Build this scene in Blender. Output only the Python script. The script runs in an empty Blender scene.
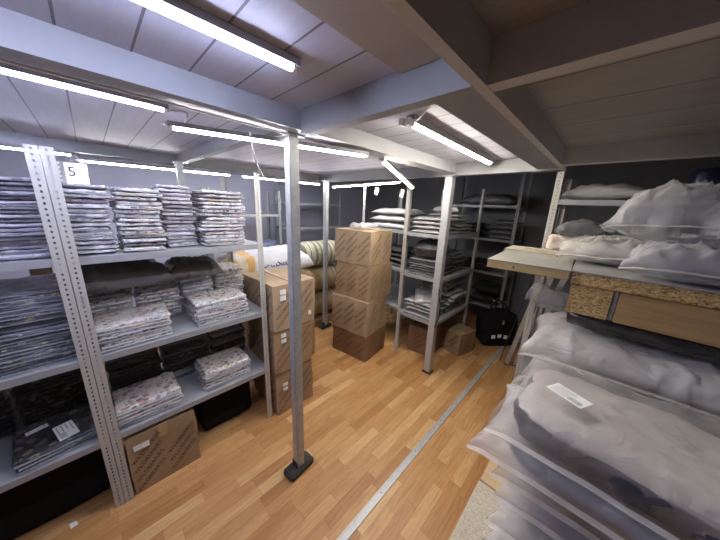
import bpy, bmesh, math, random
from mathutils import Vector, Matrix, noise
from mathutils.bvhtree import BVHTree
KIDS = {}
random.seed(11)
S = bpy.context.scene
C = S.collection
PI = math.pi

# ------------------------------------------------------------------ materials
def mat(name, base=(0.8, 0.8, 0.8), rough=0.6, metal=0.0, spec=0.5, coat=0.0, fn=None):
    m = bpy.data.materials.new(name); m.use_nodes = True
    nt = m.node_tree; b = nt.nodes['Principled BSDF']
    b.inputs['Base Color'].default_value = (*base, 1); b.inputs['Roughness'].default_value = rough
    b.inputs['Metallic'].default_value = metal; b.inputs['Specular IOR Level'].default_value = spec
    b.inputs['Coat Weight'].default_value = coat; b.inputs['Coat Roughness'].default_value = 0.15
    if fn: fn(N(nt), b)
    return m

class N:
    def __init__(s, nt): s.nt = nt
    def add(s, t, **kw):
        n = s.nt.nodes.new(t)
        for k, v in kw.items(): setattr(n, k, v)
        return n
    def link(s, a, b): s.nt.links.new(a, b)
    def put(s, sock, v):
        if hasattr(v, 'is_output') or hasattr(v, 'links'): s.link(v, sock)
        else: sock.default_value = v
    def coord(s, kind='Object'): return s.add('ShaderNodeTexCoord').outputs[kind]
    def rnd(s): return s.add('ShaderNodeObjectInfo').outputs['Random']
    def mapping(s, v, loc=(0, 0, 0), rot=(0, 0, 0), scale=(1, 1, 1)):
        n = s.add('ShaderNodeMapping'); s.link(v, n.inputs[0])
        n.inputs[1].default_value = loc; n.inputs[2].default_value = rot; n.inputs[3].default_value = scale
        return n.outputs[0]
    def math(s, op, a, b=0.0, c=None):
        n = s.add('ShaderNodeMath', operation=op); s.put(n.inputs[0], a); s.put(n.inputs[1], b)
        if c is not None: s.put(n.inputs[2], c)
        return n.outputs[0]
    def vmath(s, op, a, b):
        n = s.add('ShaderNodeVectorMath', operation=op); s.put(n.inputs[0], a); s.put(n.inputs[1], b); return n.outputs[0]
    def noise(s, v, scale=5, detail=3, rough=0.5, dist=0.0):
        n = s.add('ShaderNodeTexNoise'); s.link(v, n.inputs['Vector'])
        n.inputs['Scale'].default_value = scale; n.inputs['Detail'].default_value = detail
        n.inputs['Roughness'].default_value = rough; n.inputs['Distortion'].default_value = dist
        return n.outputs['Fac']
    def voro(s, v, scale=5, feature='F1', rand=1.0):
        n = s.add('ShaderNodeTexVoronoi', feature=feature); s.link(v, n.inputs['Vector'])
        n.inputs['Scale'].default_value = scale; n.inputs['Randomness'].default_value = rand
        return n.outputs
    def ramp(s, f, stops, interp='LINEAR'):
        n = s.add('ShaderNodeValToRGB'); s.link(f, n.inputs[0]); cr = n.color_ramp; cr.interpolation = interp
        while len(cr.elements) < len(stops): cr.elements.new(0.5)
        for e, (p, c) in zip(cr.elements, stops):
            e.position = p; e.color = (*c, 1) if len(c) == 3 else c
        return n.outputs[0]
    def mix(s, f, a, b):
        n = s.add('ShaderNodeMix', data_type='RGBA'); s.put(n.inputs[0], f)
        for k, v in ((6, a), (7, b)):
            if isinstance(v, tuple): n.inputs[k].default_value = (*v, 1)
            else: s.link(v, n.inputs[k])
        return n.outputs[2]
    def sep(s, v):
        n = s.add('ShaderNodeSeparateXYZ'); s.link(v, n.inputs[0]); return n.outputs
    def comb(s, x, y, z=0.0):
        n = s.add('ShaderNodeCombineXYZ')
        for k, v in enumerate((x, y, z)): s.put(n.inputs[k], v)
        return n.outputs[0]
    def white(s, v):
        n = s.add('ShaderNodeTexWhiteNoise', noise_dimensions='3D'); s.link(v, n.inputs['Vector']); return n.outputs
    def bump(s, h, b, strength=0.3, dist=0.01):
        n = s.add('ShaderNodeBump'); s.link(h, n.inputs['Height'])
        n.inputs['Strength'].default_value = strength; n.inputs['Distance'].default_value = dist
        s.link(n.outputs[0], b.inputs['Normal'])

def floor_fn(n, b):
    x, y, z = n.sep(n.coord())
    row = n.math('FLOOR', n.math('DIVIDE', x, 0.074))
    off = n.math('MULTIPLY', n.white(n.comb(row, 3.1, 0.0))[0], 7.0)
    yy = n.math('DIVIDE', n.math('ADD', y, off), 0.40)
    cell = n.math('FLOOR', yy)
    w = n.white(n.comb(row, cell, 1.7))[0]
    base = n.ramp(w, [(0, (0.44, 0.215, 0.075)), (0.35, (0.54, 0.285, 0.11)), (0.7, (0.60, 0.335, 0.135)), (1, (0.70, 0.44, 0.205))])
    seed = n.math('MULTIPLY', w, 31.0)
    g = n.noise(n.comb(n.math('MULTIPLY', x, 26.0), n.math('MULTIPLY_ADD', y, 2.2, seed), seed), 2.2, 5, 0.62, 0.8)
    c = n.mix(n.math('MULTIPLY', n.math('SUBTRACT', g, 0.35), 1.7), base, (0.25, 0.10, 0.03))
    g2 = n.ramp(g, [(0.42, (1, 1, 1)), (0.66, (0.62, 0.52, 0.42))])
    mx = n.add('ShaderNodeMix', data_type='RGBA', blend_type='MULTIPLY'); mx.inputs[0].default_value = 0.55
    n.link(base, mx.inputs[6]); n.link(g2, mx.inputs[7])
    fx = n.math('ABSOLUTE', n.math('SUBTRACT', n.math('FRACT', n.math('DIVIDE', x, 0.074)), 0.5))
    fy = n.math('ABSOLUTE', n.math('SUBTRACT', n.math('FRACT', yy), 0.5))
    seam = n.math('MAXIMUM', n.math('GREATER_THAN', fx, 0.487), n.math('GREATER_THAN', fy, 0.497))
    n.link(n.mix(n.math('MULTIPLY', seam, 0.45), mx.outputs[2], (0.14, 0.06, 0.02)), b.inputs['Base Color'])
    n.bump(g, b, 0.08, 0.002)
M = {}
M['floor'] = mat('oak_laminate', rough=0.42, spec=0.4, fn=floor_fn)

def deck_fn(pitch, off, c1, c2):
  def fn(n, b):
      co = n.coord(); x, y, z = n.sep(co)
      s = n.math('FRACT', n.math('DIVIDE', n.math('ADD', y, off), pitch))
      seam = n.math('LESS_THAN', s, 0.0065 / pitch)
      row = n.math('FLOOR', n.math('DIVIDE', n.math('ADD', y, off), pitch))
      g = n.noise(n.mapping(co, scale=(1.2, 14, 1)), 3, 4, 0.6)
      v = n.white(n.comb(row, 2.0, 0.0))[0]
      c = n.ramp(n.math('ADD', n.math('MULTIPLY', g, 0.7), n.math('MULTIPLY', v, 0.3)), [(0.2, c1), (0.8, c2)])
      n.link(n.mix(seam, c, tuple(q * 0.36 for q in c1)), b.inputs['Base Color'])
      n.bump(n.math('SUBTRACT', g, n.math('MULTIPLY', seam, 2.0)), b, 0.3, 0.004)
  return fn
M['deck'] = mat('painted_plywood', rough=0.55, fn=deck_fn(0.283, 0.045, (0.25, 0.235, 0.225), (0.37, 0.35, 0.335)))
M['deck_haze'] = mat('painted_plywood_haze', rough=0.55, fn=deck_fn(0.148, 0.145, (0.46, 0.465, 0.56), (0.58, 0.585, 0.69)))  # blue lens haze over the left ceiling is put into this paint colour

def mottled(c1, c2, scale=8, rough=0.5, metal=0.0, bump=0.0, coat=0.0, det=4, spec=0.5):
    def fn(n, b):
        f = n.noise(n.coord(), scale, det, 0.6)
        n.link(n.ramp(f, [(0.3, c1), (0.7, c2)]), b.inputs['Base Color'])
        if bump: n.bump(f, b, bump, 0.005)
    return mat('m', c1, rough, metal, spec, coat, fn)
M['beam'] = mottled((0.24, 0.245, 0.265), (0.30, 0.305, 0.325), 3, 0.5)
M['beam_pale'] = mottled((0.46, 0.455, 0.45), (0.55, 0.545, 0.54), 3, 0.5)
M['board'] = mottled((0.38, 0.34, 0.31), (0.46, 0.42, 0.385), 4, 0.6)
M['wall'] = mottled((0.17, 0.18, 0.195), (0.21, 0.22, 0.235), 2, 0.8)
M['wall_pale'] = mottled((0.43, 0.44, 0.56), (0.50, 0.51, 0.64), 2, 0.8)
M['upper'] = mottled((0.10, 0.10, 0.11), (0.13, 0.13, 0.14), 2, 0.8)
M['galv'] = mottled((0.40, 0.415, 0.42), (0.52, 0.535, 0.54), 30, 0.42, 0.35, 0.05)
M['batten'] = mat('batten', (0.30, 0.30, 0.31), 0.5)
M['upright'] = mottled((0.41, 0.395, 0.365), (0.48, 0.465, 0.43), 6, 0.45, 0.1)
M['upright_dim'] = mottled((0.27, 0.275, 0.28), (0.33, 0.335, 0.34), 6, 0.5, 0.1)  # darker copy of the upright steel; the far racks' dimness is in the colour
M['shelf'] = mottled((0.30, 0.305, 0.32), (0.36, 0.365, 0.38), 5, 0.4, 0.15)
M['rubber'] = mottled((0.028, 0.024, 0.02), (0.05, 0.043, 0.036), 20, 0.6)
M['alu'] = mottled((0.46, 0.46, 0.45), (0.56, 0.56, 0.55), 20, 0.4, 0.25)
M['plastic_white'] = mat('plastic_white', (0.82, 0.82, 0.82), 0.4)
M['plastic_black'] = mat('plastic_black', (0.02, 0.02, 0.022), 0.4)
M['paper'] = mottled((0.80, 0.80, 0.80), (0.86, 0.86, 0.85), 3, 0.7)
M['ink'] = mat('ink', (0.03, 0.03, 0.035), 0.6)
M['ink_light'] = mat('ink_light', (0.25, 0.25, 0.27), 0.6)
M['ink_brown'] = mat('ink_brown', (0.105, 0.058, 0.03), 0.7)
M['ink_navy'] = mat('ink_navy', (0.035, 0.03, 0.16), 0.5)

def card_fn(base, dark):
    def fn(n, b):
        co = n.coord()
        f = n.noise(n.mapping(co, scale=(1, 1, 0.5)), 5, 4, 0.6)
        fl = n.noise(n.mapping(co, scale=(1, 1, 60)), 3, 2, 0.5)
        c = n.ramp(n.math('ADD', n.math('MULTIPLY', f, 0.8), n.math('MULTIPLY', fl, 0.2)), [(0.3, dark), (0.7, base)])
        n.link(c, b.inputs['Base Color']); n.bump(f, b, 0.25, 0.01)
    return fn
M['card'] = mat('cardboard', rough=0.75, spec=0.2, fn=card_fn((0.40, 0.275, 0.17), (0.29, 0.19, 0.11)))
M['card_light'] = mat('cardboard_pale', rough=0.75, spec=0.2, fn=card_fn((0.43, 0.32, 0.21), (0.31, 0.22, 0.14)))
M['card_dark'] = mat('cardboard_dark', rough=0.75, spec=0.2, fn=card_fn((0.28, 0.165, 0.095), (0.19, 0.105, 0.058)))
M['tape'] = mat('brown_tape', (0.42, 0.27, 0.14), 0.25, coat=0.4)

def textile(bg, cols, density=0.36, sc=34, stretch=(1, 1, 1), coat=0.9, mixbg=None, haze=0.45):
    """printed cloth under clear film: blobs of colour on a ground"""
    def fn(n, b):
        r = n.rnd(); co = n.coord()
        co2 = n.vmath('ADD', n.mapping(co, scale=stretch), n.comb(n.math('MULTIPLY', r, 13.0), n.math('MULTIPLY', r, 7.0), n.math('MULTIPLY', r, 3.0)))
        wob = n.noise(co2, 14, 2, 0.5)
        co3 = n.vmath('ADD', co2, n.comb(n.math('MULTIPLY', wob, 0.05), n.math('MULTIPLY', wob, -0.04), 0.0))
        v = n.voro(co3, sc); cx, cy, cz = n.sep(v['Color'])
        k = len(cols)
        pal = n.ramp(cx, [(i / k, c) for i, c in enumerate(cols)], 'CONSTANT')
        size = n.math('MULTIPLY_ADD', cy, 0.35, density - 0.12)
        blob = n.math('LESS_THAN', v['Distance'], size)
        v2 = n.voro(co3, sc * 2.3); dx, dy, dz = n.sep(v2['Color'])
        dots = n.math('MULTIPLY', n.math('LESS_THAN', v2['Distance'], 0.33), n.math('GREATER_THAN', dx, 0.62))
        g = n.noise(co2, 6, 3)
        base = n.mix(g, bg, mixbg or tuple(c * 0.78 for c in bg))
        c = n.mix(blob, base, pal)
        c = n.mix(n.math('MULTIPLY', dots, 0.75), c, cols[-1])
        n.link(c, b.inputs['Base Color'])
        f = n.noise(n.mapping(co2, scale=(1, 1, 4)), 9, 4, 0.65, 0.4)
        n.bump(f, b, 0.5, 0.02)
        cr = n.noise(n.mapping(co2, rot=(0.3, 0.2, 0.6)), 16, 5, 0.7, 1.5)
        nb = n.add('ShaderNodeBump'); n.link(cr, nb.inputs['Height']); nb.inputs['Strength'].default_value = 1.0; nb.inputs['Distance'].default_value = 0.03
        n.link(nb.outputs[0], b.inputs['Coat Normal']); b.inputs['Coat Roughness'].default_value = 0.08
        hz = n.ramp(n.noise(co2, 10, 5, 0.7, 1.0), [(0.45, (0, 0, 0)), (0.75, (1, 1, 1))])
        n.link(n.mix(n.math('MULTIPLY', hz, haze), c, tuple(0.5 + 0.5 * q for q in bg) if bg[0] > 0.5 else tuple(q * 1.8 + 0.02 for q in bg)), b.inputs['Base Color'])
    return mat('textile', rough=0.5, coat=coat, fn=fn)
M['floral'] = textile((0.60, 0.58, 0.565), [(0.38, 0.19, 0.18), (0.13, 0.13, 0.15), (0.50, 0.42, 0.20), (0.40, 0.33, 0.33), (0.26, 0.28, 0.26), (0.08, 0.07, 0.08)], 0.40, 42)
M['floral_grey'] = textile((0.48, 0.46, 0.50), [(0.28, 0.24, 0.30), (0.20, 0.21, 0.26), (0.5, 0.42, 0.38), (0.66, 0.64, 0.66), (0.16, 0.15, 0.18)], 0.33, 42)
M['floral_bold'] = textile((0.64, 0.60, 0.58), [(0.30, 0.15, 0.12), (0.42, 0.24, 0.22), (0.14, 0.13, 0.15), (0.44, 0.40, 0.20), (0.20, 0.12, 0.12)], 0.40, 36)
M['mauve'] = textile((0.33, 0.30, 0.36), [(0.20, 0.18, 0.23), (0.42, 0.38, 0.42), (0.26, 0.22, 0.29), (0.52, 0.46, 0.46), (0.13, 0.12, 0.15)], 0.3, 30, (1, 1, 1))
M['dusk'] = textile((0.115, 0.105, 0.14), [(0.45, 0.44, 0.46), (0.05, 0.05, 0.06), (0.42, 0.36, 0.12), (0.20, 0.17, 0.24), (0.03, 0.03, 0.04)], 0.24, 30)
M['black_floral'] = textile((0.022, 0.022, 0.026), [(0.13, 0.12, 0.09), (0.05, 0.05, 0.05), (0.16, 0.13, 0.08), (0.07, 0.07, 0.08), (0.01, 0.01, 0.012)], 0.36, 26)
M['charcoal'] = textile((0.055, 0.052, 0.054), [(0.16, 0.15, 0.15), (0.02, 0.02, 0.025), (0.09, 0.08, 0.08), (0.12, 0.115, 0.12), (0.02, 0.02, 0.02)], 0.28, 34)
M['slate'] = textile((0.20, 0.20, 0.21), [(0.12, 0.12, 0.13), (0.3, 0.3, 0.3), (0.07, 0.07, 0.08), (0.24, 0.24, 0.25)], 0.22, 18)

def film(name, col, opacity, rough=0.35, wr=9):
    m = bpy.data.materials.new(name); m.use_nodes = True; nt = m.node_tree; n = N(nt)
    b = nt.nodes['Principled BSDF']; out = nt.nodes['Material Output']
    b.inputs['Base Color'].default_value = (*col, 1); b.inputs['Roughness'].default_value = rough
    co = n.coord(); f = n.noise(co, 3.0, 2, 0.5, 0.4)
    f1 = n.noise(n.mapping(co, rot=(0.1, 0.2, 0.5), scale=(1, 3.5, 1)), wr * 0.5, 2, 0.5, 1.0); f2 = n.noise(n.mapping(co, rot=(0.2, 0.1, -0.9), scale=(1, 4, 1)), wr * 0.45, 2, 0.5, 1.2)
    r1 = n.math('ABSOLUTE', n.math('SUBTRACT', f1, 0.5)); r2 = n.math('ABSOLUTE', n.math('SUBTRACT', f2, 0.5))
    n.bump(n.math('ADD', n.math('MINIMUM', r1, 0.12), n.math('MINIMUM', r2, 0.12)), b, 0.55, 0.06)
    tl = n.add('ShaderNodeBsdfTranslucent'); tl.inputs[0].default_value = (*col, 1)
    tr = n.add('ShaderNodeBsdfTransparent')
    m1 = n.add('ShaderNodeMixShader'); m1.inputs[0].default_value = 0.25
    n.link(b.outputs[0], m1.inputs[1]); n.link(tl.outputs[0], m1.inputs[2])
    m2 = n.add('ShaderNodeMixShader'); n.link(n.math('MULTIPLY_ADD', f, 0.5, opacity - 0.25), m2.inputs[0])
    n.link(tr.outputs[0], m2.inputs[1]); n.link(m1.outputs[0], m2.inputs[2]); n.link(m2.outputs[0], out.inputs[0])
    return m
M['frost'] = film('frosted_film', (0.90, 0.87, 0.84), 0.40, 0.22)
M['frost_thin'] = film('frosted_film_thin', (0.90, 0.87, 0.84), 0.27, 0.2)
M['frost_white'] = film('frosted_film_white', (0.90, 0.87, 0.84), 0.72, 0.28)
M['frost_cool'] = film('frosted_film_cool', (0.86, 0.86, 0.89), 0.42, 0.22)
M['clear'] = film('clear_film', (0.80, 0.80, 0.82), 0.45, 0.15, 20)
M['clear_thin'] = film('thin_clear_film', (0.55, 0.57, 0.62), 0.30, 0.12, 16)

def crumple(c1, c2, rough, coat=0.3, sc=9, spec=0.5, strength=0.7):
    def fn(n, b):
        co = n.coord(); f = n.noise(co, sc, 5, 0.6, 0.8)
        n.link(n.ramp(f, [(0.3, c1), (0.7, c2)]), b.inputs['Base Color']); n.bump(f, b, strength, 0.02)
    return mat('crumple', c1, rough, 0, spec, coat, fn)
M['poly_white'] = crumple((0.38, 0.375, 0.37), (0.50, 0.495, 0.49), 0.4)
M['poly_grey'] = crumple((0.10, 0.10, 0.105), (0.17, 0.17, 0.175), 0.35)
M['poly_black'] = crumple((0.012, 0.012, 0.014), (0.028, 0.028, 0.031), 0.15, 1.0, 16, strength=1.0)
M['wrap_grey'] = crumple((0.13, 0.128, 0.135), (0.20, 0.198, 0.205), 0.4, 0.2, 5)
M['fill_dark'] = crumple((0.055, 0.058, 0.075), (0.13, 0.135, 0.16), 0.7, 0, 7)
M['fill_taupe'] = crumple((0.34, 0.31, 0.30), (0.46, 0.42, 0.40), 0.8, 0, 7)
def layers_fn(n, b):
    co = n.coord(); x, y, z = n.sep(co); f = n.noise(co, 7, 4, 0.6, 0.8)
    top = n.ramp(f, [(0.3, (0.40, 0.36, 0.345)), (0.7, (0.50, 0.46, 0.44))]); low = n.ramp(f, [(0.3, (0.03, 0.034, 0.048)), (0.7, (0.10, 0.105, 0.13))])
    n.link(n.mix(n.math('GREATER_THAN', n.math('MULTIPLY_ADD', n.noise(co, 4, 1), 0.05, z), 0.134), low, top), b.inputs['Base Color']); n.bump(f, b, 0.6, 0.02)
M['fill_layers'] = mat('folded_layers', rough=0.55, coat=0.5, fn=layers_fn)
M['fill_pale'] = crumple((0.52, 0.49, 0.47), (0.62, 0.59, 0.57), 0.8, 0, 7)
M['blue_cloth'] = crumple((0.10, 0.115, 0.20), (0.17, 0.19, 0.30), 0.7, 0, 8)
M['matte_black'] = mat('matte_black', (0.012, 0.012, 0.013), 0.9, spec=0.15)
M['navy'] = crumple((0.010, 0.014, 0.05), (0.018, 0.022, 0.075), 0.5, 0.1, 4)
M['cream'] = crumple((0.52, 0.44, 0.36), (0.64, 0.56, 0.48), 0.8, 0, 8)

def chip_fn(n, b):
    co = n.coord(); v = n.voro(n.mapping(co, scale=(1, 1, 1.6)), 130)
    x, y, z = n.sep(v['Color'])
    n.link(n.ramp(x, [(0, (0.24, 0.13, 0.045)), (0.3, (0.42, 0.27, 0.11)), (0.7, (0.55, 0.38, 0.17)), (1, (0.68, 0.52, 0.28))]), b.inputs['Base Color'])
    n.bump(v['Distance'], b, 0.6, 0.004)
M['chip'] = mat('raw_chipboard', rough=0.85, spec=0.2, fn=chip_fn)
def chiptop_fn(n, b):
    v = n.voro(n.coord(), 220); x, y, z = n.sep(v['Color'])
    n.link(n.ramp(x, [(0, (0.42, 0.36, 0.25)), (1, (0.62, 0.57, 0.45))]), b.inputs['Base Color'])
M['chip_face'] = mat('chipboard_face', rough=0.7, spec=0.3, fn=chiptop_fn)
def wood_fn(c1, c2, sc=(1.5, 14, 14)):
    def fn(n, b):
        g = n.noise(n.mapping(n.coord(), scale=sc), 3, 5, 0.6, 0.6)
        n.link(n.ramp(g, [(0.3, c1), (0.7, c2)]), b.inputs['Base Color']); n.bump(g, b, 0.15, 0.003)
    return fn
M['timber'] = mat('timber', rough=0.6, fn=wood_fn((0.32, 0.19, 0.075), (0.44, 0.285, 0.13)))
M['pine'] = mat('pine', rough=0.6, fn=wood_fn((0.50, 0.36, 0.20), (0.64, 0.48, 0.29)))
M['laminate_white'] = mottled((0.24, 0.23, 0.205), (0.31, 0.30, 0.27), 9, 0.45)
M['board_edge'] = mottled((0.38, 0.28, 0.13), (0.45, 0.34, 0.17), 14, 0.6)
M['board_grey'] = mottled((0.21, 0.205, 0.20), (0.31, 0.30, 0.29), 9, 0.5)
M['board_tan'] = mottled((0.36, 0.32, 0.25), (0.45, 0.40, 0.32), 9, 0.6)

def stripes_fn(c1, c2, freq, axis=1):
    def fn(n, b):
        a = n.sep(n.coord())[axis]
        s = n.math('FRACT', n.math('MULTIPLY', a, freq))
        g = n.noise(n.coord(), 12, 3)
        n.link(n.mix(n.math('MULTIPLY', n.math('LESS_THAN', s, 0.42), 1.0), n.mix(g, c1, tuple(c * 0.8 for c in c1)), c2), b.inputs['Base Color'])
        n.bump(g, b, 0.5, 0.02)
    return fn
M['stripe'] = mat('striped_ticking', rough=0.8, fn=stripes_fn((0.55, 0.51, 0.36), (0.20, 0.20, 0.15), 11.5))
M['roll_tan'] = mat('tan_ticking', rough=0.8, fn=stripes_fn((0.42, 0.31, 0.16), (0.32, 0.23, 0.11), 6))
def sack_fn(n, b):
    co = n.coord(); x, y, z = n.sep(co)
    w = n.noise(co, 5, 2)
    s = n.math('FRACT', n.math('MULTIPLY_ADD', y, 7.5, n.math('MULTIPLY', w, 0.6)))
    orange = n.mix(n.math('LESS_THAN', s, 0.5), (0.62, 0.55, 0.40), (0.62, 0.36, 0.12))
    end = n.math('LESS_THAN', n.math('ADD', y, n.math('MULTIPLY', w, 0.12)), -0.17)
    n.link(n.mix(end, (0.66, 0.68, 0.74), orange), b.inputs['Base Color']); n.bump(n.noise(co, 8, 4), b, 0.5, 0.03)
M['sack'] = mat('printed_sack', rough=0.5, coat=0.2, fn=sack_fn)

def lamp(name, col, strength):
    m = bpy.data.materials.new(name); m.use_nodes = True; nt = m.node_tree
    nt.nodes.remove(nt.nodes['Principled BSDF']); e = nt.nodes.new('ShaderNodeEmission')
    e.inputs[0].default_value = (*col, 1); e.inputs[1].default_value = strength
    nt.links.new(e.outputs[0], nt.nodes['Material Output'].inputs[0]); return m
M['tube_cool'] = lamp('tube_cool', (0.66, 0.71, 1.0), 33)  # bluer tint also suggests the lens haze on the left
M['tube'] = lamp('tube_neutral', (0.97, 0.96, 1.0), 42)
M['tube_warm'] = lamp('tube_warm', (1.0, 0.93, 0.80), 42)

# ------------------------------------------------------------------ mesh helpers
class MB:
    def __init__(s): s.v = []; s.f = []; s.m = []
    def quadbox(s, p, mi=0):          # p: 8 points, bottom ring then top ring
        k = len(s.v); s.v += [tuple(q) for q in p]
        for f in ((3, 2, 1, 0), (4, 5, 6, 7), (0, 1, 5, 4), (1, 2, 6, 5), (2, 3, 7, 6), (3, 0, 4, 7)):
            s.f.append(tuple(k + i for i in f)); s.m.append(mi)
    def box(s, x0, x1, y0, y1, z0, z1, mi=0):
        s.quadbox([(x0, y0, z0), (x1, y0, z0), (x1, y1, z0), (x0, y1, z0), (x0, y0, z1), (x1, y0, z1), (x1, y1, z1), (x0, y1, z1)], mi)
        return s
    def bar(s, a, b, w, h=None, mi=0, up=(0, 0, 1)):
        a = Vector(a); b = Vector(b); h = h or w; d = (b - a).normalized()
        u = Vector(up)
        if abs(d.dot(u)) > 0.95: u = Vector((1, 0, 0))
        sx = d.cross(u).normalized() * w / 2; sy = sx.cross(d).normalized() * h / 2
        s.quadbox([a - sx - sy, a + sx - sy, a + sx + sy, a - sx + sy, b - sx - sy, b + sx - sy, b + sx + sy, b - sx + sy], mi)
        return s
    def tube(s, pts, r, n=8, mi=0, cap=True):
        pts = [Vector(p) for p in pts]; k = len(s.v); prev = None
        for i, p in enumerate(pts):
            d = (pts[min(i + 1, len(pts) - 1)] - pts[max(i - 1, 0)]).normalized()
            u = prev if prev is not None else (Vector((0, 0, 1)) if abs(d.z) < 0.9 else Vector((1, 0, 0)))
            x = d.cross(u).normalized(); y = x.cross(d).normalized(); prev = y
            rr = r[i] if isinstance(r, (list, tuple)) else r
            for j in range(n):
                a = 2 * PI * j / n; s.v.append(tuple(p + x * rr * math.cos(a) + y * rr * math.sin(a)))
        for i in range(len(pts) - 1):
            for j in range(n):
                j2 = (j + 1) % n
                s.f.append((k + i * n + j, k + (i + 1) * n + j, k + (i + 1) * n + j2, k + i * n + j2)[::-1]); s.m.append(mi)
        if cap:
            s.f.append(tuple(k + j for j in range(n))[::-1]); s.m.append(mi)
            e = k + (len(pts) - 1) * n; s.f.append(tuple(e + j for j in range(n))); s.m.append(mi)
        return s
    def mesh(s, name, mats, smooth=False, bevel=0.0):
        me = bpy.data.meshes.new(name); me.from_pydata(s.v, [], s.f)
        for m in (mats if isinstance(mats, (list, tuple)) else [mats]): me.materials.append(m)
        me.polygons.foreach_set('material_index', s.m)
        bm = bmesh.new(); bm.from_mesh(me); bmesh.ops.recalc_face_normals(bm, faces=bm.faces)
        if bevel: bmesh.ops.bevel(bm, geom=bm.edges[:], offset=bevel, segments=2, affect='EDGES', clamp_overlap=True)
        bm.to_mesh(me); bm.free()
        if smooth: me.polygons.foreach_set('use_smooth', [True] * len(me.polygons))
        me.update(); return me

def link(name, me, parent=None, loc=(0, 0, 0), rot=(0, 0, 0)):
    o = bpy.data.objects.new(name, me); C.objects.link(o); o.location = loc; o.rotation_euler = rot
    if parent: o.parent = parent; KIDS.setdefault(parent.name, []).append(o)
    return o
def tag(o, label, cat, group=None):
    o['label'] = label; o['category'] = cat
    if group: o['group'] = group
    return o
def thing(name, label, cat, loc=(0, 0, 0), rz=0.0, group=None):
    return tag(link(name, None, None, loc, (0, 0, rz)), label, cat, group)
def struct(name, me):
    o = link(name, me); o['kind'] = 'structure'; return o
def nz(p, s, seed): return noise.noise(Vector((p[0] * s + seed * 7.3, p[1] * s + seed * 3.1, p[2] * s - seed * 5.7)))

def soft_box(name, w, d, h, m, seed=0, nx=14, ny=12, nzs=3, rnd=0.25, wr=0.004, pw=6, wscale=9, sag=0.0, smooth=True, sharp=False):
    """slab of folded cloth or a soft parcel: rounded, bulging and creased; base at z=0"""
    idx = {}; v = []; f = []
    def vid(i, j, k):
        if (i, j, k) in idx: return idx[(i, j, k)]
        a, b, c = 2 * i / nx - 1, 2 * j / ny - 1, 2 * k / nzs - 1
        e = max(abs(a), abs(b))
        rr = 1 - rnd * (abs(a) ** pw) * (abs(b) ** pw) * 0.25
        zz = c * (1 - rnd * e ** pw * 0.6)
        px, py = a * rr * (1 - 0.02 * c * c), b * rr * (1 - 0.02 * c * c)
        p = Vector((px * w / 2, py * d / 2, (zz + 1) * h / 2))
        q = nz(p, wscale, seed); q2 = nz((p.y, p.z, p.x), wscale * 2.3, seed + 2)
        p.x += (q * 1.6 + q2) * wr * abs(a) ** 3; p.y += (q2 * 1.6 + q) * wr * abs(b) ** 3
        p.z += (q + 0.6 * q2) * wr * (1.0 if k else 0.25) - sag * e ** 2 * (k / nzs)
        p.z = max(p.z, 0.0)
        idx[(i, j, k)] = len(v); v.append(tuple(p)); return idx[(i, j, k)]
    for i in range(nx):
        for j in range(ny):
            f.append((vid(i, j, 0), vid(i, j + 1, 0), vid(i + 1, j + 1, 0), vid(i + 1, j, 0)))
            f.append((vid(i, j, nzs), vid(i + 1, j, nzs), vid(i + 1, j + 1, nzs), vid(i, j + 1, nzs)))
    for k in range(nzs):
        for i in range(nx):
            f.append((vid(i, 0, k), vid(i + 1, 0, k), vid(i + 1, 0, k + 1), vid(i, 0, k + 1)))
            f.append((vid(i, ny, k), vid(i, ny, k + 1), vid(i + 1, ny, k + 1), vid(i + 1, ny, k)))
        for j in range(ny):
            f.append((vid(0, j, k), vid(0, j, k + 1), vid(0, j + 1, k + 1), vid(0, j + 1, k)))
            f.append((vid(nx, j, k), vid(nx, j + 1, k), vid(nx, j + 1, k + 1), vid(nx, j, k + 1)))
    me = bpy.data.meshes.new(name); me.from_pydata(v, [], f); me.materials.append(m)
    if smooth: me.polygons.foreach_set('use_smooth', [True] * len(f))
    if sharp: me.set_sharp_from_angle(angle=0.6)
    me.update(); return me

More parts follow.
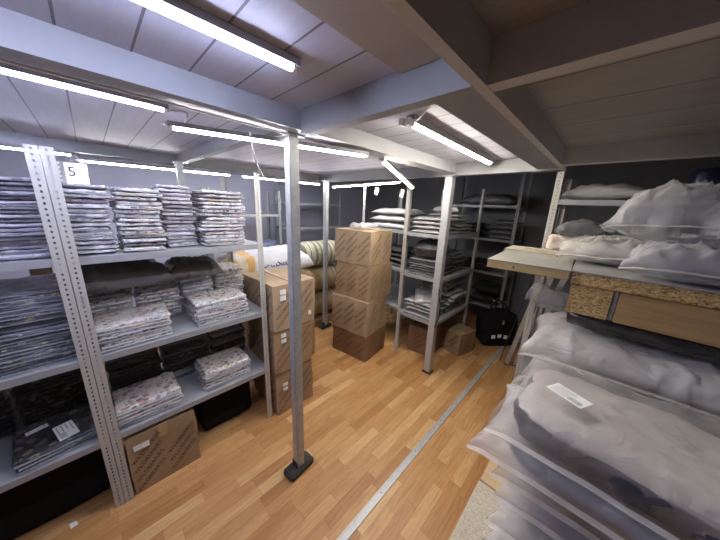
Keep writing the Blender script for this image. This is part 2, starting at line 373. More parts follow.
def pillow(name, w, d, h, m, seed=0, nx=26, ny=26, pw=5, wr=0.012, flat=0.35, corner=0.10, ws=6.0, lip=0.0):
    """filled polythene bag: plump middle, thin seamed rim, pulled-out corners; rests around z=0..h"""
    v = []; f = []; ids = {}
    def prof(a, b):
        t = max(0.0, 1 - abs(a) ** pw) * max(0.0, 1 - abs(b) ** pw)
        return t ** 0.55
    for side in (0, 1):
        for i in range(nx + 1):
            for j in range(ny + 1):
                rim = i in (0, nx) or j in (0, ny)
                if side and rim: ids[(1, i, j)] = ids[(0, i, j)]; continue
                a = 2 * i / nx - 1; b = 2 * j / ny - 1
                a = math.copysign(abs(a) ** 0.85, a); b = math.copysign(abs(b) ** 0.85, b)
                pinch = 1 - corner * (1 - abs(b) ** 2) * abs(a) ** 6 * 0.5
                pinch2 = 1 - corner * (1 - abs(a) ** 2) * abs(b) ** 6 * 0.5
                x, y = a * w / 2 * pinch, b * d / 2 * pinch2
                t = prof(a, b)
                e = max(abs(a), abs(b))
                q = nz((x, y, side), ws, seed); q2 = abs(nz((x * 1.0, y * 1.0, side + 5), ws * 2.2, seed + 1)); q3 = nz((x, y, side + 9), ws * 5, seed + 3)
                if side: z = h * flat + h * (1 - flat) * t + wr * (q + 1.2 * (0.3 - q2) + 0.35 * q3) * (0.35 + t)
                else: z = h * flat - h * flat * t + wr * 0.4 * q * t
                if rim: z = h * flat + wr * 1.2 * nz((x, y, 3.0), ws * 1.5, seed + 4) - h * 0.12 * e ** 8
                if side:
                    u1 = x * 0.8 + y * 0.6; v1 = y * 0.8 - x * 0.6
                    rg = 1.3 * (1 - min(1.0, abs(noise.noise(Vector((u1 * 3.2 + seed, v1 * 13, seed * 2.0)))) * 4.5)) ** 2 + 1.3 * (1 - min(1.0, abs(noise.noise(Vector((v1 * 3.5 + seed, u1 * 11 + 3, seed * 1.3)))) * 4.5)) ** 2
                    z += wr * 0.55 * (rg - 0.5) * min(1, t * 3 + 0.2)
                x += wr * 0.7 * q3 * e ** 4; y += wr * 0.7 * q2 * e ** 4
                ids[(side, i, j)] = len(v); v.append((x, y, max(z, 0.0)))
    for i in range(nx):
        for j in range(ny):
            a = [ids[(0, i, j)], ids[(0, i, j + 1)], ids[(0, i + 1, j + 1)], ids[(0, i + 1, j)]]
            b = [ids[(1, i, j)], ids[(1, i + 1, j)], ids[(1, i + 1, j + 1)], ids[(1, i, j + 1)]]
            f.append(a); f.append(b)
    me = bpy.data.meshes.new(name); me.from_pydata(v, [], f); me.materials.append(m)
    me.polygons.foreach_set('use_smooth', [True] * len(f)); me.update(); return me

def seam_mesh(w, d, h, flat, m, side, seed, lip=0.018):
    """the welded flat seam that sticks out along one edge of a bag"""
    k = 24; v = []; f = []
    for i in range(k + 1):
        t = 2 * i / k - 1; z = h * flat + 0.006 * nz((t * 2, 0, 0), 2, seed) - h * 0.1 * abs(t) ** 8
        for q, o in ((0, -0.004), (1, lip)):
            if side == 'front': p = (t * w / 2 * 0.99, -d / 2 * 0.985 - o + 0.012 * (1 - t * t), z - 0.004 * q)
            else: p = (-w / 2 * 0.985 - o + 0.012 * (1 - t * t), t * d / 2 * 0.99, z - 0.004 * q)
            v.append(p)
    n0 = len(v); v += [(x, y, z + 0.0025) for x, y, z in v]
    for i in range(k):
        a = 2 * i
        f += [(a, a + 1, a + 3, a + 2), (n0 + a, n0 + a + 2, n0 + a + 3, n0 + a + 1), (a + 1, n0 + a + 1, n0 + a + 3, a + 3)]
    me = bpy.data.meshes.new('seam'); me.from_pydata(v, [], f); me.materials.append(m); me.update(); return me

def text_mesh(txt, size, m, spacing=1.0, extr=0.0):
    cu = bpy.data.curves.new('text', 'FONT'); cu.body = txt; cu.size = size; cu.resolution_u = 2; cu.space_character = spacing
    cu.align_x = 'CENTER'; cu.align_y = 'CENTER'; cu.extrude = extr
    o = bpy.data.objects.new('text', cu); C.objects.link(o)
    dg = bpy.context.evaluated_depsgraph_get()
    me = bpy.data.meshes.new_from_object(o.evaluated_get(dg)); bpy.data.objects.remove(o)
    me.materials.clear(); me.materials.append(m); return me

def world_geo(o, skip=('contents',)):
    v = []; f = []
    def rec(q, M_):
        M_ = M_ @ q.matrix_basis
        if q.data and not any(k in q.name for k in skip):
            k = len(v); v.extend(M_ @ p.co for p in q.data.vertices); f.extend(tuple(k + i for i in p.vertices) for p in q.data.polygons)
        for c in KIDS.get(q.name, ()): rec(c, M_)
    rec(o, Matrix()); return v, f
def settle(o, below, gap=0.0005):
    """lower or raise o until it just touches what lies below it"""
    v, f = world_geo(o); bv = BVHTree.FromPolygons(v, f); up = Vector((0, 0, 1)); dz = -9.0
    for bvh, bvv in below:
        for p in v:
            h = bvh.ray_cast(Vector((p.x, p.y, 20)), -up)[0]
            if h: dz = max(dz, h.z - p.z)
        for p in bvv:
            h = bv.ray_cast(Vector((p.x, p.y, -20)), up)[0]
            if h: dz = max(dz, p.z - h.z)
    if dz > -9: o.location.z += dz + gap
def geo_bvh(o):
    v, f = world_geo(o); return BVHTree.FromPolygons(v, f), v
def settle_pile(objs, z, top):
    """objs bottom first: settle each on the ones under it, then press the pile to the wanted height"""
    zmin = min(p.z for p in world_geo(objs[0])[0]); objs[0].location.z += z + 0.0005 - zmin
    done = []
    for i, o in enumerate(objs):
        if i: settle(o, done[-2:])
        done.append(geo_bvh(o))
    hi = max(p.z for p in done[-1][1])
    k = (top - z) / (hi - z)
    for o in objs:
        o.location.z = z + (o.location.z - z) * k; o.scale.z = k

ORD = 'topmost second third fourth fifth sixth seventh eighth ninth tenth eleventh twelfth thirteenth fourteenth fifteenth sixteenth seventeenth eighteenth nineteenth twentieth'.split()
def nth(i, n):            # i counts down from the top
    if i == 0: return 'topmost'
    if i == n - 1: return 'lowest'
    return ORD[i]

# ------------------------------------------------------------------ the room
struct('floor', MB().box(-4.6, 2.6, -2.2, 4.9, -0.05, 0).mesh('floor', M['floor']))
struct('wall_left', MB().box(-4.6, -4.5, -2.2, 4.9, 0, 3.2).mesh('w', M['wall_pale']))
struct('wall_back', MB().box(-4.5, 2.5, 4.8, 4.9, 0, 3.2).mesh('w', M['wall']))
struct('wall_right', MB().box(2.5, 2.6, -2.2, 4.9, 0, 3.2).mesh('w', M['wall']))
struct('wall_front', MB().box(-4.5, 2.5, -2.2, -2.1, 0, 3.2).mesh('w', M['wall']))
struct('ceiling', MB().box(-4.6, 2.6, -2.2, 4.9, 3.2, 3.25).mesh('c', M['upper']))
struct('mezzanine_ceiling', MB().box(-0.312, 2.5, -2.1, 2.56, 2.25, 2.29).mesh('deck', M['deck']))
struct('mezzanine_ceiling', MB().box(-4.5, -0.312, -2.1, 2.56, 2.25, 2.29).mesh('deck', M['deck_haze']))

def beam_y(x, y0, y1, w=0.07, zb=2.145):      # folded steel channel: web and two flanges
    b = MB().box(x - w / 2, x + w / 2, y0, y1, zb, zb + 0.005).box(x + w / 2 - 0.004, x + w / 2, y0, y1, zb + 0.005, 2.25)
    b.box(x - w / 2, x - w / 2 + 0.004, y0, y1, zb + 0.005, 2.25); return b
def beam_x(y, x0, x1, w=0.07, zb=2.146):
    return MB().box(x0, x1, y - w / 2, y + w / 2, zb, zb + 0.005).box(x0, x1, y - w / 2, y - w / 2 + 0.004, zb + 0.005, 2.25).box(x0, x1, y + w / 2 - 0.004, y + w / 2, zb + 0.005, 2.25)
struct('ceiling_beam', beam_y(-1.185, -2.1, 2.42, 0.125, 2.166).mesh('b', M['beam']))
struct('ceiling_beam', beam_y(-0.312, -2.1, 2.42, 0.03).mesh('b', M['beam_pale']))
struct('ceiling_beam', beam_y(-3.30, -2.1, 2.42, 0.16, 2.166).mesh('b', M['beam']))
struct('ceiling_beam', beam_x(0.785, -0.297, 2.5, 0.05).mesh('b', M['beam_pale']))
struct('ceiling_beam', beam_x(0.766, -1.122, -0.327, 0.05).mesh('b', M['beam']))
struct('ceiling_beam', beam_x(0.70, -3.22, -1.248, 0.06, 2.167).mesh('b', M['beam']))
struct('ceiling_beam', beam_x(-0.95, -0.297, 2.5, 0.06).mesh('b', M['beam']))
struct('ceiling_beam', beam_x(2.46, -4.4, -0.30, 0.08).mesh('b', M['beam']))
struct('ceiling_beam', beam_x(2.22, -0.297, 2.5, 0.06).mesh('b', M['beam_pale']))
struct('ceiling_board', MB().box(-0.56, -0.335, -1.6, 0.735, 2.236, 2.2495).mesh('b', M['board']))
struct('ceiling_board', MB().box(-0.47, -0.335, 0.80, 2.40, 2.155, 2.17).mesh('b', M['beam']))

def post(x, y, w, label, foot='block', top=2.1455):
    t = thing('steel_post', label, 'post', (x, y, 0))
    z0 = 0.045 if foot == 'block' else 0.02
    link('post_tube', MB().box(-w / 2, w / 2, -w / 2, w / 2, z0, top - 0.007).mesh('p', M['galv'], bevel=0.004), t)
    if foot == 'block':
        b = MB().box(-0.05, 0.05, -0.10, 0.10, 0, 0.045); link('rubber_foot', b.mesh('f', M['rubber'], bevel=0.010), t, (0, 0, 0), (0, 0, math.radians(6)))
        link('bracket', MB().box(-w / 2 - 0.004, w / 2 + 0.004, -w / 2 - 0.004, -w / 2, 0.0455, 0.085).box(-w / 2 - 0.004, -w / 2, -w / 2 - 0.004, w / 2, 0.0455, 0.085).mesh('b', M['rubber']), t)
    else:
        link('rubber_foot', MB().box(-w / 2 - 0.012, w / 2 + 0.012, -w / 2 - 0.012, w / 2 + 0.004, 0, 0.022).mesh('f', M['rubber'], bevel=0.004), t)
    link('top_plate', MB().box(-w / 2 - 0.02, w / 2 + 0.02, -w / 2 - 0.02, w / 2 + 0.02, top - 0.007, top).mesh('tp', M['galv']), t)
    return t
post(-1.247, 0.766, 0.056, 'galvanised square post standing alone mid floor on a dark rubber block foot', top=2.1655)
post(-1.178, 2.450, 0.074, 'wide pale steel post beside shelving of flat bags with black cable tied on', 'cap')
post(-2.84, 2.26, 0.056, 'thin grey steel post between the striped rolls and the carton tower')
post(-2.99, 0.64, 0.056, 'grey steel post rising behind the stacks of bedding packs on the top shelf', top=2.166)

# aluminium threshold strip across the floor
b = MB().box(-0.752, -0.708, -0.4, 3.75, 0, 0.004).box(-0.752, -0.744, -0.4, 3.75, 0.004, 0.007).box(-0.716, -0.708, -0.4, 3.75, 0.004, 0.007).box(-0.732, -0.728, -0.4, 3.75, 0.004, 0.0055)
t = tag(link('threshold_strip', b.mesh('t', M['alu'])), 'long aluminium threshold strip screwed along the oak laminate floor', 'floor strip')
for k in range(9):
    link('screw', MB().tube([(-0.730, -0.2 + k * 0.42, 0.0055), (-0.730, -0.2 + k * 0.42, 0.0072)], 0.004, 8).mesh('s', M['rubber']), t)

# ------------------------------------------------------------------ shelving
_up = {}
def upright_mesh(sx, sy, H, um='upright'):
    """perforated angle section; real slots. corner at origin, flanges run sy along y and sx along x"""
    key = (sx, sy, H, um)
    if key in _up: return _up[key]
    W = 0.040; P = 0.025; T = 0.0022; v = []; f = []
    oct_ = [(math.cos(PI / 8 + PI / 4 * i) * 0.0042, math.sin(PI / 8 + PI / 4 * i) * 0.0062) for i in range(8)]
    def flange(fn):
        n = int(round(H / P))
        for k in range(n):
            z0 = k * P; z1 = z0 + P; zc = z0 + P / 2
            outer = [(W, zc + P / 4), (W * 0.75, z1), (W * 0.25, z1), (0, zc + P / 4), (0, zc - P / 4), (W * 0.25, z0), (W * 0.75, z0), (W, zc - P / 4)]
            corners = {0: (W, z1), 2: (0, z1), 4: (0, z0), 6: (W, z0)}
            inner = [(W / 2 + a, zc + b) for a, b in oct_]
            # ring 0..7 of the hole
            b0 = len(v)
            for p in outer + inner: v.append(fn(p[0], p[1]))
            for i in range(8):
                j = (i + 1) % 8
                if i in corners:
                    v.append(fn(*corners[i])); f.append((b0 + i, len(v) - 1, b0 + j, b0 + 8 + j, b0 + 8 + i))
                else: f.append((b0 + i, b0 + j, b0 + 8 + j, b0 + 8 + i))
    flange(lambda a, z: (0.0, sy * a, z)); flange(lambda a, z: (sx * a, 0.0, z))
    me = bpy.data.meshes.new('upright'); me.from_pydata(v, [], f)
    bm = bmesh.new(); bm.from_mesh(me); bmesh.ops.remove_doubles(bm, verts=bm.verts, dist=1e-5)
    bmesh.ops.recalc_face_normals(bm, faces=bm.faces); bmesh.ops.solidify(bm, geom=bm.faces[:], thickness=T)
    bm.to_mesh(me); bm.free(); me.materials.append(M[um]); _up[key] = me; return me

def rack(label, x0, x1, y0, y1, levels, H=2.02, lip=0.036, group=None, um='upright'):
    """x1 or y0 side is the front. origin at the rack's middle on the floor"""
    cx, cy = (x0 + x1) / 2, (y0 + y1) / 2; a, b = (x1 - x0) / 2, (y1 - y0) / 2
    t = thing('shelving_rack', label, 'shelving rack', (cx, cy, 0), 0, group)
    for sx in (-1, 1):
        for sy in (-1, 1): link('upright', upright_mesh(-sx, -sy, H, um), t, (sx * a, sy * b, 0))
    a -= 0.004; b -= 0.004
    for z in levels:
        m = MB().box(-a, a, -b, b, z - 0.003, z)
        m.box(-a, -a + 0.003, -b, b, z - lip, z - 0.003).box(a - 0.003, a, -b, b, z - lip, z - 0.003)
        m.box(-a + 0.003, a - 0.003, -b, -b + 0.003, z - lip, z - 0.003).box(-a + 0.003, a - 0.003, b - 0.003, b, z - lip, z - 0.003)
        m.box(-a + 0.003, a - 0.003, -0.03, 0.03, z - 0.018, z - 0.003)
        link('shelf', m.mesh('sh', M['shelf']), t)
    return t
rack('grey shelving bay at the frame edge, full of dark and mauve bedding packs', -2.45, -1.80, -1.10, -0.115, (0.49, 1.005, 1.537))
rack('grey shelving bay of pale floral bedding packs with a carton on the floor below', -2.45, -1.80, -0.112, 0.848, (0.49, 1.000, 1.535))
rack('open shelving of flat mailer bags beside the wide pale steel post', -1.70, -1.180, 2.503, 3.45, (0.575, 1.085, 1.565), 2.10)
rack('shelving behind the four carton tower holding puffy white bags', -2.46, -1.715, 2.60, 3.45, (0.575, 1.085, 1.565), 2.10)
rack('tall dim shelving against the far wall behind the black tote bag', -1.92, -0.92, 4.10, 4.55, (0.40, 0.93, 1.44, 1.925), 2.40, um='upright_dim')
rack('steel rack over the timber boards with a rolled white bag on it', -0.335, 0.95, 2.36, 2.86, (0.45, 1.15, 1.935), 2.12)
rack('wall shelving in the dim far corner holding a folded blue cloth', -4.10, -3.70, 1.06, 2.06, (0.45, 1.12, 1.66), 2.0, um='upright_dim')
rack('wall shelving seen behind the thin grey post with empty dim shelves', -4.10, -3.70, 2.16, 3.30, (0.5, 1.05, 1.45, 1.85), 2.1, um='upright_dim')

# ------------------------------------------------------------------ bedding packs
def pack_shape(d, w, h, m, seed):
    # all packs share one gentle wave so that they nest when piled; edges and folds differ from pack to pack
    nx, ny = 12, 20; v = []; f = []; ids = {}
    def wave(x, y): return 0.0055 * (1 + 0.9 * noise.noise(Vector((x * 6, y * 13, 1.3)))) * min(1, 1.5 * max(abs(2 * x / d), abs(2 * y / w)) ** 4)
    for side in (0, 1):
        for i in range(nx + 1):
            for j in range(ny + 1):
                a = 2 * i / nx - 1; b = 2 * j / ny - 1; e = max(abs(a), abs(b))
                x = a * d / 2; y = b * w / 2
                q = noise.noise(Vector((y * 16 + seed * 5, seed * 2.1, side * 0.8))); q2 = noise.noise(Vector((x * 16 + seed * 3, seed * 4.7, side * 0.8)))
                x += (q * 0.013 - 0.004 + 0.004 * abs(b) ** 6 * -2) * (1 if a > 0 else -1) * abs(a) ** 4; y += (q2 * 0.010 - 0.003) * (1 if b > 0 else -1) * abs(b) ** 4
                z = wave(a * d / 2, b * w / 2) + h * side
                z += (-1 if side else 1) * h * 0.26 * max(0.0, e ** 14) * (0.1 + 2.0 * abs(noise.noise(Vector((x * 20, y * 20, seed)))))
                if side: z += 0.0022 * noise.noise(Vector((x * 24 + seed, y * 24, seed * 1.7))) * (1 - e ** 8)
                ids[side, i, j] = len(v); v.append((x, y, z))
    for i in range(nx):
        for j in range(ny):
            f.append((ids[0, i, j], ids[0, i, j + 1], ids[0, i + 1, j + 1], ids[0, i + 1, j])); f.append((ids[1, i, j], ids[1, i + 1, j], ids[1, i + 1, j + 1], ids[1, i, j + 1]))
    for i in range(nx):
        for j, o in ((0, 1), (ny, -1)):
            q = (ids[0, i, j], ids[0, i + 1, j], ids[1, i + 1, j], ids[1, i, j]); f.append(q if o > 0 else q[::-1])
    for j in range(ny):
        for i, o in ((0, -1), (nx, 1)):
            q = (ids[0, i, j], ids[0, i, j + 1], ids[1, i, j + 1], ids[1, i, j]); f.append(q if o > 0 else q[::-1])
    me = bpy.data.meshes.new('pack'); me.from_pydata(v, [], f); me.materials.append(m)
    me.polygons.foreach_set('use_smooth', [True] * len(f)); me.update(); return me
def scrap_mesh(sz):
    b = MB(); b.quadbox([(-sz, -sz, 0), (sz, -sz * 0.6, 0), (sz * 0.8, sz, 0), (-sz * 0.7, sz * 0.5, 0), (-sz, -sz, 0.004), (sz, -sz * 0.6, 0.002), (sz * 0.8, sz, 0.006), (-sz * 0.7, sz * 0.5, 0.003)])
    return b.mesh('scrap', M['paper'])
_pk = {}
def pack_mesh(w, d, h, mk, seed):
    key = (round(w, 3), round(d, 3), round(h, 4), mk, seed)
    if key not in _pk: _pk[key] = pack_shape(d, w, h, M[mk], seed)
    return _pk[key]
_fl = {}
def flap_mesh(w, seed, dark=False):
    key = (round(w, 3), seed, dark)
    if key in _fl: return _fl[key]
    k = 14; v = []; f = []
    for i in range(k + 1):
        y = (i / k - 0.5) * w * 0.96
        q = nz((y, 0.3, 0), 14, seed)
        v += [(-0.006, y, 0.0), (0.006 + 0.006 * q, y, 0.001 + 0.003 * q), (0.012 + 0.010 * q, y, -0.002 + 0.005 * q)]
    n0 = len(v); v += [(x, y, z + 0.0012) for x, y, z in v]
    for i in range(k):
        for j in range(2):
            a = 3 * i + j; f += [(a, a + 1, a + 4, a + 3), (n0 + a, n0 + a + 3, n0 + a + 4, n0 + a + 1)]
    me = bpy.data.meshes.new('flap'); me.from_pydata(v, [], f); me.materials.append(M['clear_thin' if dark else 'clear'])
    me.polygons.foreach_set('use_smooth', [True] * len(f)); me.update(); _fl[key] = me; return me

def stack(xf, yc, z, w, d, pitch, n, mk, what, where, group, jit=0.012, rz=0.0, mks=None, name='bedding_pack', cat='bedding pack', lean=0.0):
    """n packs piled from z up; xf = x of the front edge; returns them top first"""
    out = []
    for i in range(n):
        seed = random.randrange(5); k = (mks[i % len(mks)] if mks else mk)
        r = nth(n - 1 - i, n)
        dd = d
        o = link(name, pack_mesh(w * (1, 0.96, 1.03, 0.98, 1.0)[seed], dd, pitch * 0.985, k, seed), None,
                 (xf - dd / 2 - abs(random.gauss(0, jit)) - lean * i, yc + random.gauss(0, jit * 0.5), z + i * pitch),
                 (0, 0, rz + random.gauss(0, 0.022)))
        lab = f'{r} {what} in {where}' if n > 1 else f'{what} in {where}'
        tag(o, lab, cat, group)
        link('seal_flap', flap_mesh(w, seed, k in ('dusk', 'mauve', 'charcoal', 'slate', 'black_floral')), o, (dd / 2 - 0.004, 0, pitch * random.uniform(0.35, 0.7)))
        out.append(o)
    settle_pile(out, z, z + n * pitch + 0.004)
    return out[::-1]
Z3, Z2, Z1 = 1.536, 1.001, 0.491
G = 'bedding packs on the top shelf beside the number sheet'
stack(-1.835, -0.013, Z3, 0.175, 0.36, 0.0228, 15, 'floral_grey', 'floral bedding pack', 'upper-shelf stack right under the number 5 sheet', G, mks=['floral_grey', 'floral_grey', 'mauve'])
stack(-1.835, 0.188, Z3, 0.195, 0.36, 0.0225, 15, 'floral', 'floral bedding pack', 'upper-shelf stack just past the number 5 sheet', G, mks=['floral', 'floral', 'floral_grey'])
stack(-1.90, 0.382, Z3, 0.165, 0.34, 0.0232, 16, 'floral_grey', 'grey floral bedding pack', 'recessed third upper-shelf stack from the sheet', G, mks=['floral_grey', 'mauve', 'floral_grey'])
stack(-1.825, 0.613, Z3, 0.262, 0.36, 0.0235, 15, 'floral', 'floral bedding pack', 'upper-shelf stack nearest the far perforated upright', G, mks=['floral', 'floral_grey', 'floral'])
G = 'mauve packs on the top shelf at the frame edge'
stack(-1.835, -0.285, Z3 + 0.003, 0.30, 0.38, 0.0195, 18, 'mauve', 'mauve bedding pack', 'top-shelf stack beside the near double upright', G)
stack(-1.845, -0.605, Z3 + 0.003, 0.30, 0.38, 0.0195, 18, 'mauve', 'mauve bedding pack', 'top-shelf stack cut by the frame edge', G)
G = 'dark speckled packs on the middle shelf at the frame edge'
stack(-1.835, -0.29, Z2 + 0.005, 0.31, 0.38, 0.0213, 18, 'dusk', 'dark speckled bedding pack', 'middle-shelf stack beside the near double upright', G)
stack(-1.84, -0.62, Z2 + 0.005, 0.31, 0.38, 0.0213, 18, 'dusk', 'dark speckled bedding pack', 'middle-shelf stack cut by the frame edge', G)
G = 'front row of floral packs on the middle shelf'
stack(-1.825, 0.085, Z2, 0.33, 0.27, 0.0235, 6, 'floral', 'floral bedding pack', 'low front pile beside near upright, middle shelf', G, jit=0.006)
stack(-1.825, 0.555, Z2, 0.34, 0.29, 0.0225, 7, 'floral', 'floral bedding pack', 'low front pile by far upright, middle shelf', G, jit=0.006)
G = 'back row of floral packs on the middle shelf'
stack(-2.12, 0.005, Z2, 0.21, 0.28, 0.0262, 10, 'floral', 'floral bedding pack', 'back stack beside near upright, middle shelf', G, jit=0.008)
stack(-2.12, 0.245, Z2, 0.235, 0.28, 0.0268, 10, 'floral', 'floral bedding pack', 'second back stack from near upright, middle shelf', G, jit=0.008)
stack(-2.12, 0.480, Z2, 0.20, 0.28, 0.0262, 9, 'floral_grey', 'floral bedding pack', 'third back stack from near upright, middle shelf', G, jit=0.008)
stack(-2.13, 0.715, Z2, 0.22, 0.28, 0.0265, 11, 'floral', 'floral bedding pack', 'back stack closest to far upright, middle shelf', G, jit=0.008)
G = 'front row of bold floral packs on the lowest shelf'
stack(-1.825, 0.085, Z1, 0.325, 0.27, 0.0235, 5, 'floral_bold', 'bold floral bedding pack', 'front pile above the single carton, lowest shelf', G, jit=0.006)
stack(-1.83, 0.550, Z1, 0.33, 0.28, 0.0235, 6, 'floral_bold', 'bold floral bedding pack', 'front pile by far upright, lowest shelf', G, jit=0.006, mks=['floral', 'floral_bold'])
G = 'dim charcoal packs along the back of the lowest shelf'
stack(-2.13, 0.06, Z1, 0.28, 0.28, 0.0275, 14, 'charcoal', 'charcoal bedding pack', 'back stack beside near upright, lowest shelf', G, jit=0.008)
stack(-2.13, 0.36, Z1, 0.29, 0.28, 0.0275, 13, 'charcoal', 'charcoal bedding pack', 'middle stack at the back, lowest shelf', G, jit=0.008, mks=['charcoal', 'slate', 'charcoal'])
stack(-2.13, 0.66, Z1, 0.27, 0.28, 0.0275, 11, 'slate', 'grey bedding pack', 'back stack by far upright, lowest shelf', G, jit=0.008, mks=['floral_grey', 'slate', 'charcoal'])
G = 'black floral packs on the lowest shelf at the frame edge'
pk = stack(-1.835, -0.31, Z1, 0.30, 0.34, 0.020, 3, 'black_floral', 'black floral bedding pack', 'labelled pile on the lowest shelf', G, jit=0.004, rz=0.12)
def sticker(parent, w, h, loc, rot=(0, 0, 0), lines=4, bars=True, name='shipping_label'):
    s = link(name, MB().box(-w / 2, w / 2, -h / 2, h / 2, 0, 0.0006).mesh('st', M['paper']), parent, loc, rot)
    s['label'] = 'white printed sticker'
    m = MB()
    for i in range(lines):
        y = h * (0.34 - 0.68 * i / max(1, lines - 1)); l = w * random.uniform(0.3, 0.62)
        m.box(-w * 0.42, -w * 0.42 + l, y - h * 0.025, y + h * 0.025, 0.0006, 0.0008)
    if bars:
        x = w * 0.08
        while x < w * 0.43:
            q = random.uniform(0.004, 0.014) * w; m.box(x, x + q, -h * 0.38, -h * 0.05, 0.0006, 0.0008); x += q + random.uniform(0.006, 0.014) * w
    link('printed_text', m.mesh('pt', M['ink_light']), s)
    return s
sticker(pk[0], 0.15, 0.075, (0.06, 0.03, 0.0265), (0, 0, 0.15))
sticker(pk[0], 0.035, 0.08, (-0.06, -0.07, 0.0265), (0, 0, 0.2), 2, False)
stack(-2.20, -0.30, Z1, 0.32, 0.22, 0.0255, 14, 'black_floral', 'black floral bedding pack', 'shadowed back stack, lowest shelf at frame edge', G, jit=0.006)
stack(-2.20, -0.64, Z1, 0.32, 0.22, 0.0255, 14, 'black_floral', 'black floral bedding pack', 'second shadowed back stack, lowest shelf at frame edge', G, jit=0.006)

# grey plastic-wrapped bundles lying over the back row, middle shelf
def wrapped(name, label, cat, w, d, h, m, loc, rz=0, seed=1, **kw):
    return tag(link(name, pillow('pl', w, d, h, M[m], seed, **kw), None, loc, (0, 0, rz)), label, cat)
wrapped('plastic_bundle', 'large dark grey plastic-wrapped bundle lying over back packs beside near upright', 'wrapped bundle', 0.40, 0.46, 0.15, 'wrap_grey', (-2.19, 0.085, Z2 + 0.282), 0.05, 3, flat=0.2, wr=0.02, corner=0.2)
wrapped('plastic_bundle', 'grey plastic-wrapped bundle draped over middle of the back packs', 'wrapped bundle', 0.36, 0.34, 0.10, 'wrap_grey', (-2.20, 0.475, Z2 + 0.285), -0.05, 5, flat=0.25, wr=0.02, corner=0.2)

for x, y, w_, d_, h_, z_, sd, lab in ((-2.16, -0.42, 0.58, 0.40, 0.40, 0.0, 61, 'added black filler in the dark void under the shelf at frame edge'), (-2.20, 0.57, 0.40, 0.38, 0.36, 0.0, 62, 'added black filler in the shade behind the single carton')):
    tag(link('dark_filler', soft_box('bl', d_, w_, h_, M['matte_black'], sd, 12, 12, 8, 0.15, 0.008, 8, 6), None, (x, y, z_)), lab, 'filler')  # black bulks added to keep the space under the shelves dark
for x, y, sz, lab in ((-1.62, -0.24, 0.022, 'small white paper scrap on the floor near the double upright foot'), (-1.86, -0.33, 0.018, 'tiny white paper scrap on the floor under the lowest shelf')):
    tag(link('paper_scrap', scrap_mesh(sz), None, (x, y, 0)), lab, 'paper scrap')

# yellow and pale strip pieces clipped under the top shelf
tag(link('small_block', MB().box(-2.10, -2.05, 0.255, 0.33, 1.47, 1.498).mesh('x', M['board_edge'], bevel=0.004)), 'small yellow block tucked under the top shelf above the grey bundle', 'block')
tag(link('small_block', MB().box(-1.90, -1.86, -0.235, -0.17, 1.455, 1.499).mesh('x', M['board_tan'], bevel=0.004)), 'small tan block under the top shelf left of the double upright', 'block')

# number sheet
t = thing('number_sheet', 'white paper sheet marked 5 hung over the floral stacks beside near perforated upright', 'sign', (-3.43, -0.055, 1.995), 0)
link('sheet', MB().box(-0.0008, 0, -0.09, 0.09, -0.10, 0.10).mesh('sheet', M['paper']), t)
link('printed_number', text_mesh('5', 0.11, M['ink']), t, (0.0012, -0.005, 0.025), (PI / 2, 0, PI / 2))
link('printed_word', text_mesh('этаж', 0.032, M['ink']), t, (0.0012, 0.055, 0.0), (PI / 2, 0, PI / 2))
link('hanger', MB().box(-0.0006, 0, -0.012, 0.012, 0.10, 0.17).mesh('hg', M['clear']), t)

# ------------------------------------------------------------------ cartons
def diag_text(parent, face_w, face_h, place, size=0.034, seed=0):
    """rows of diagonal printing that stay inside the face"""
    rng = random.Random(seed); me0 = _word(size); L = max(v.co.x for v in me0.vertices) * 2
    half = L / 2 * math.cos(PI / 4) + size * 0.4
    v = []; f = []
    nx = max(1, int(face_w / (half * 1.9))); rows = max(1, int(face_h / (size * 2.0)))
    for i in range(nx):
        for j in range(rows):
            cx = (i + 0.5) / nx * face_w - face_w / 2 + rng.uniform(-0.004, 0.004)
            cy = (j + 0.5 + (0.25 if i % 2 else -0.1)) / rows * face_h - face_h / 2
            if abs(cx) + half > face_w / 2 - 0.004: cx = math.copysign(max(0, face_w / 2 - half - 0.004), cx)
            if abs(cy) + half > face_h / 2 - 0.004: continue
            k = len(v); c, s = math.cos(PI / 4), math.sin(PI / 4)
            v += [(cx + q.co.x * c - q.co.y * s, cy + q.co.x * s + q.co.y * c, 0) for q in me0.vertices]
            f += [tuple(k + a for a in p.vertices) for p in me0.polygons]
    if not v: return
    me = bpy.data.meshes.new('print'); me.from_pydata(v, [], f); me.materials.append(M['ink_brown'])
    link('printed_text', me, parent, *place)
_w = {}
def _word(size):
    if size not in _w: _w[size] = text_mesh('WILDBERRIES', size, M['ink_brown'])
    return _w[size]
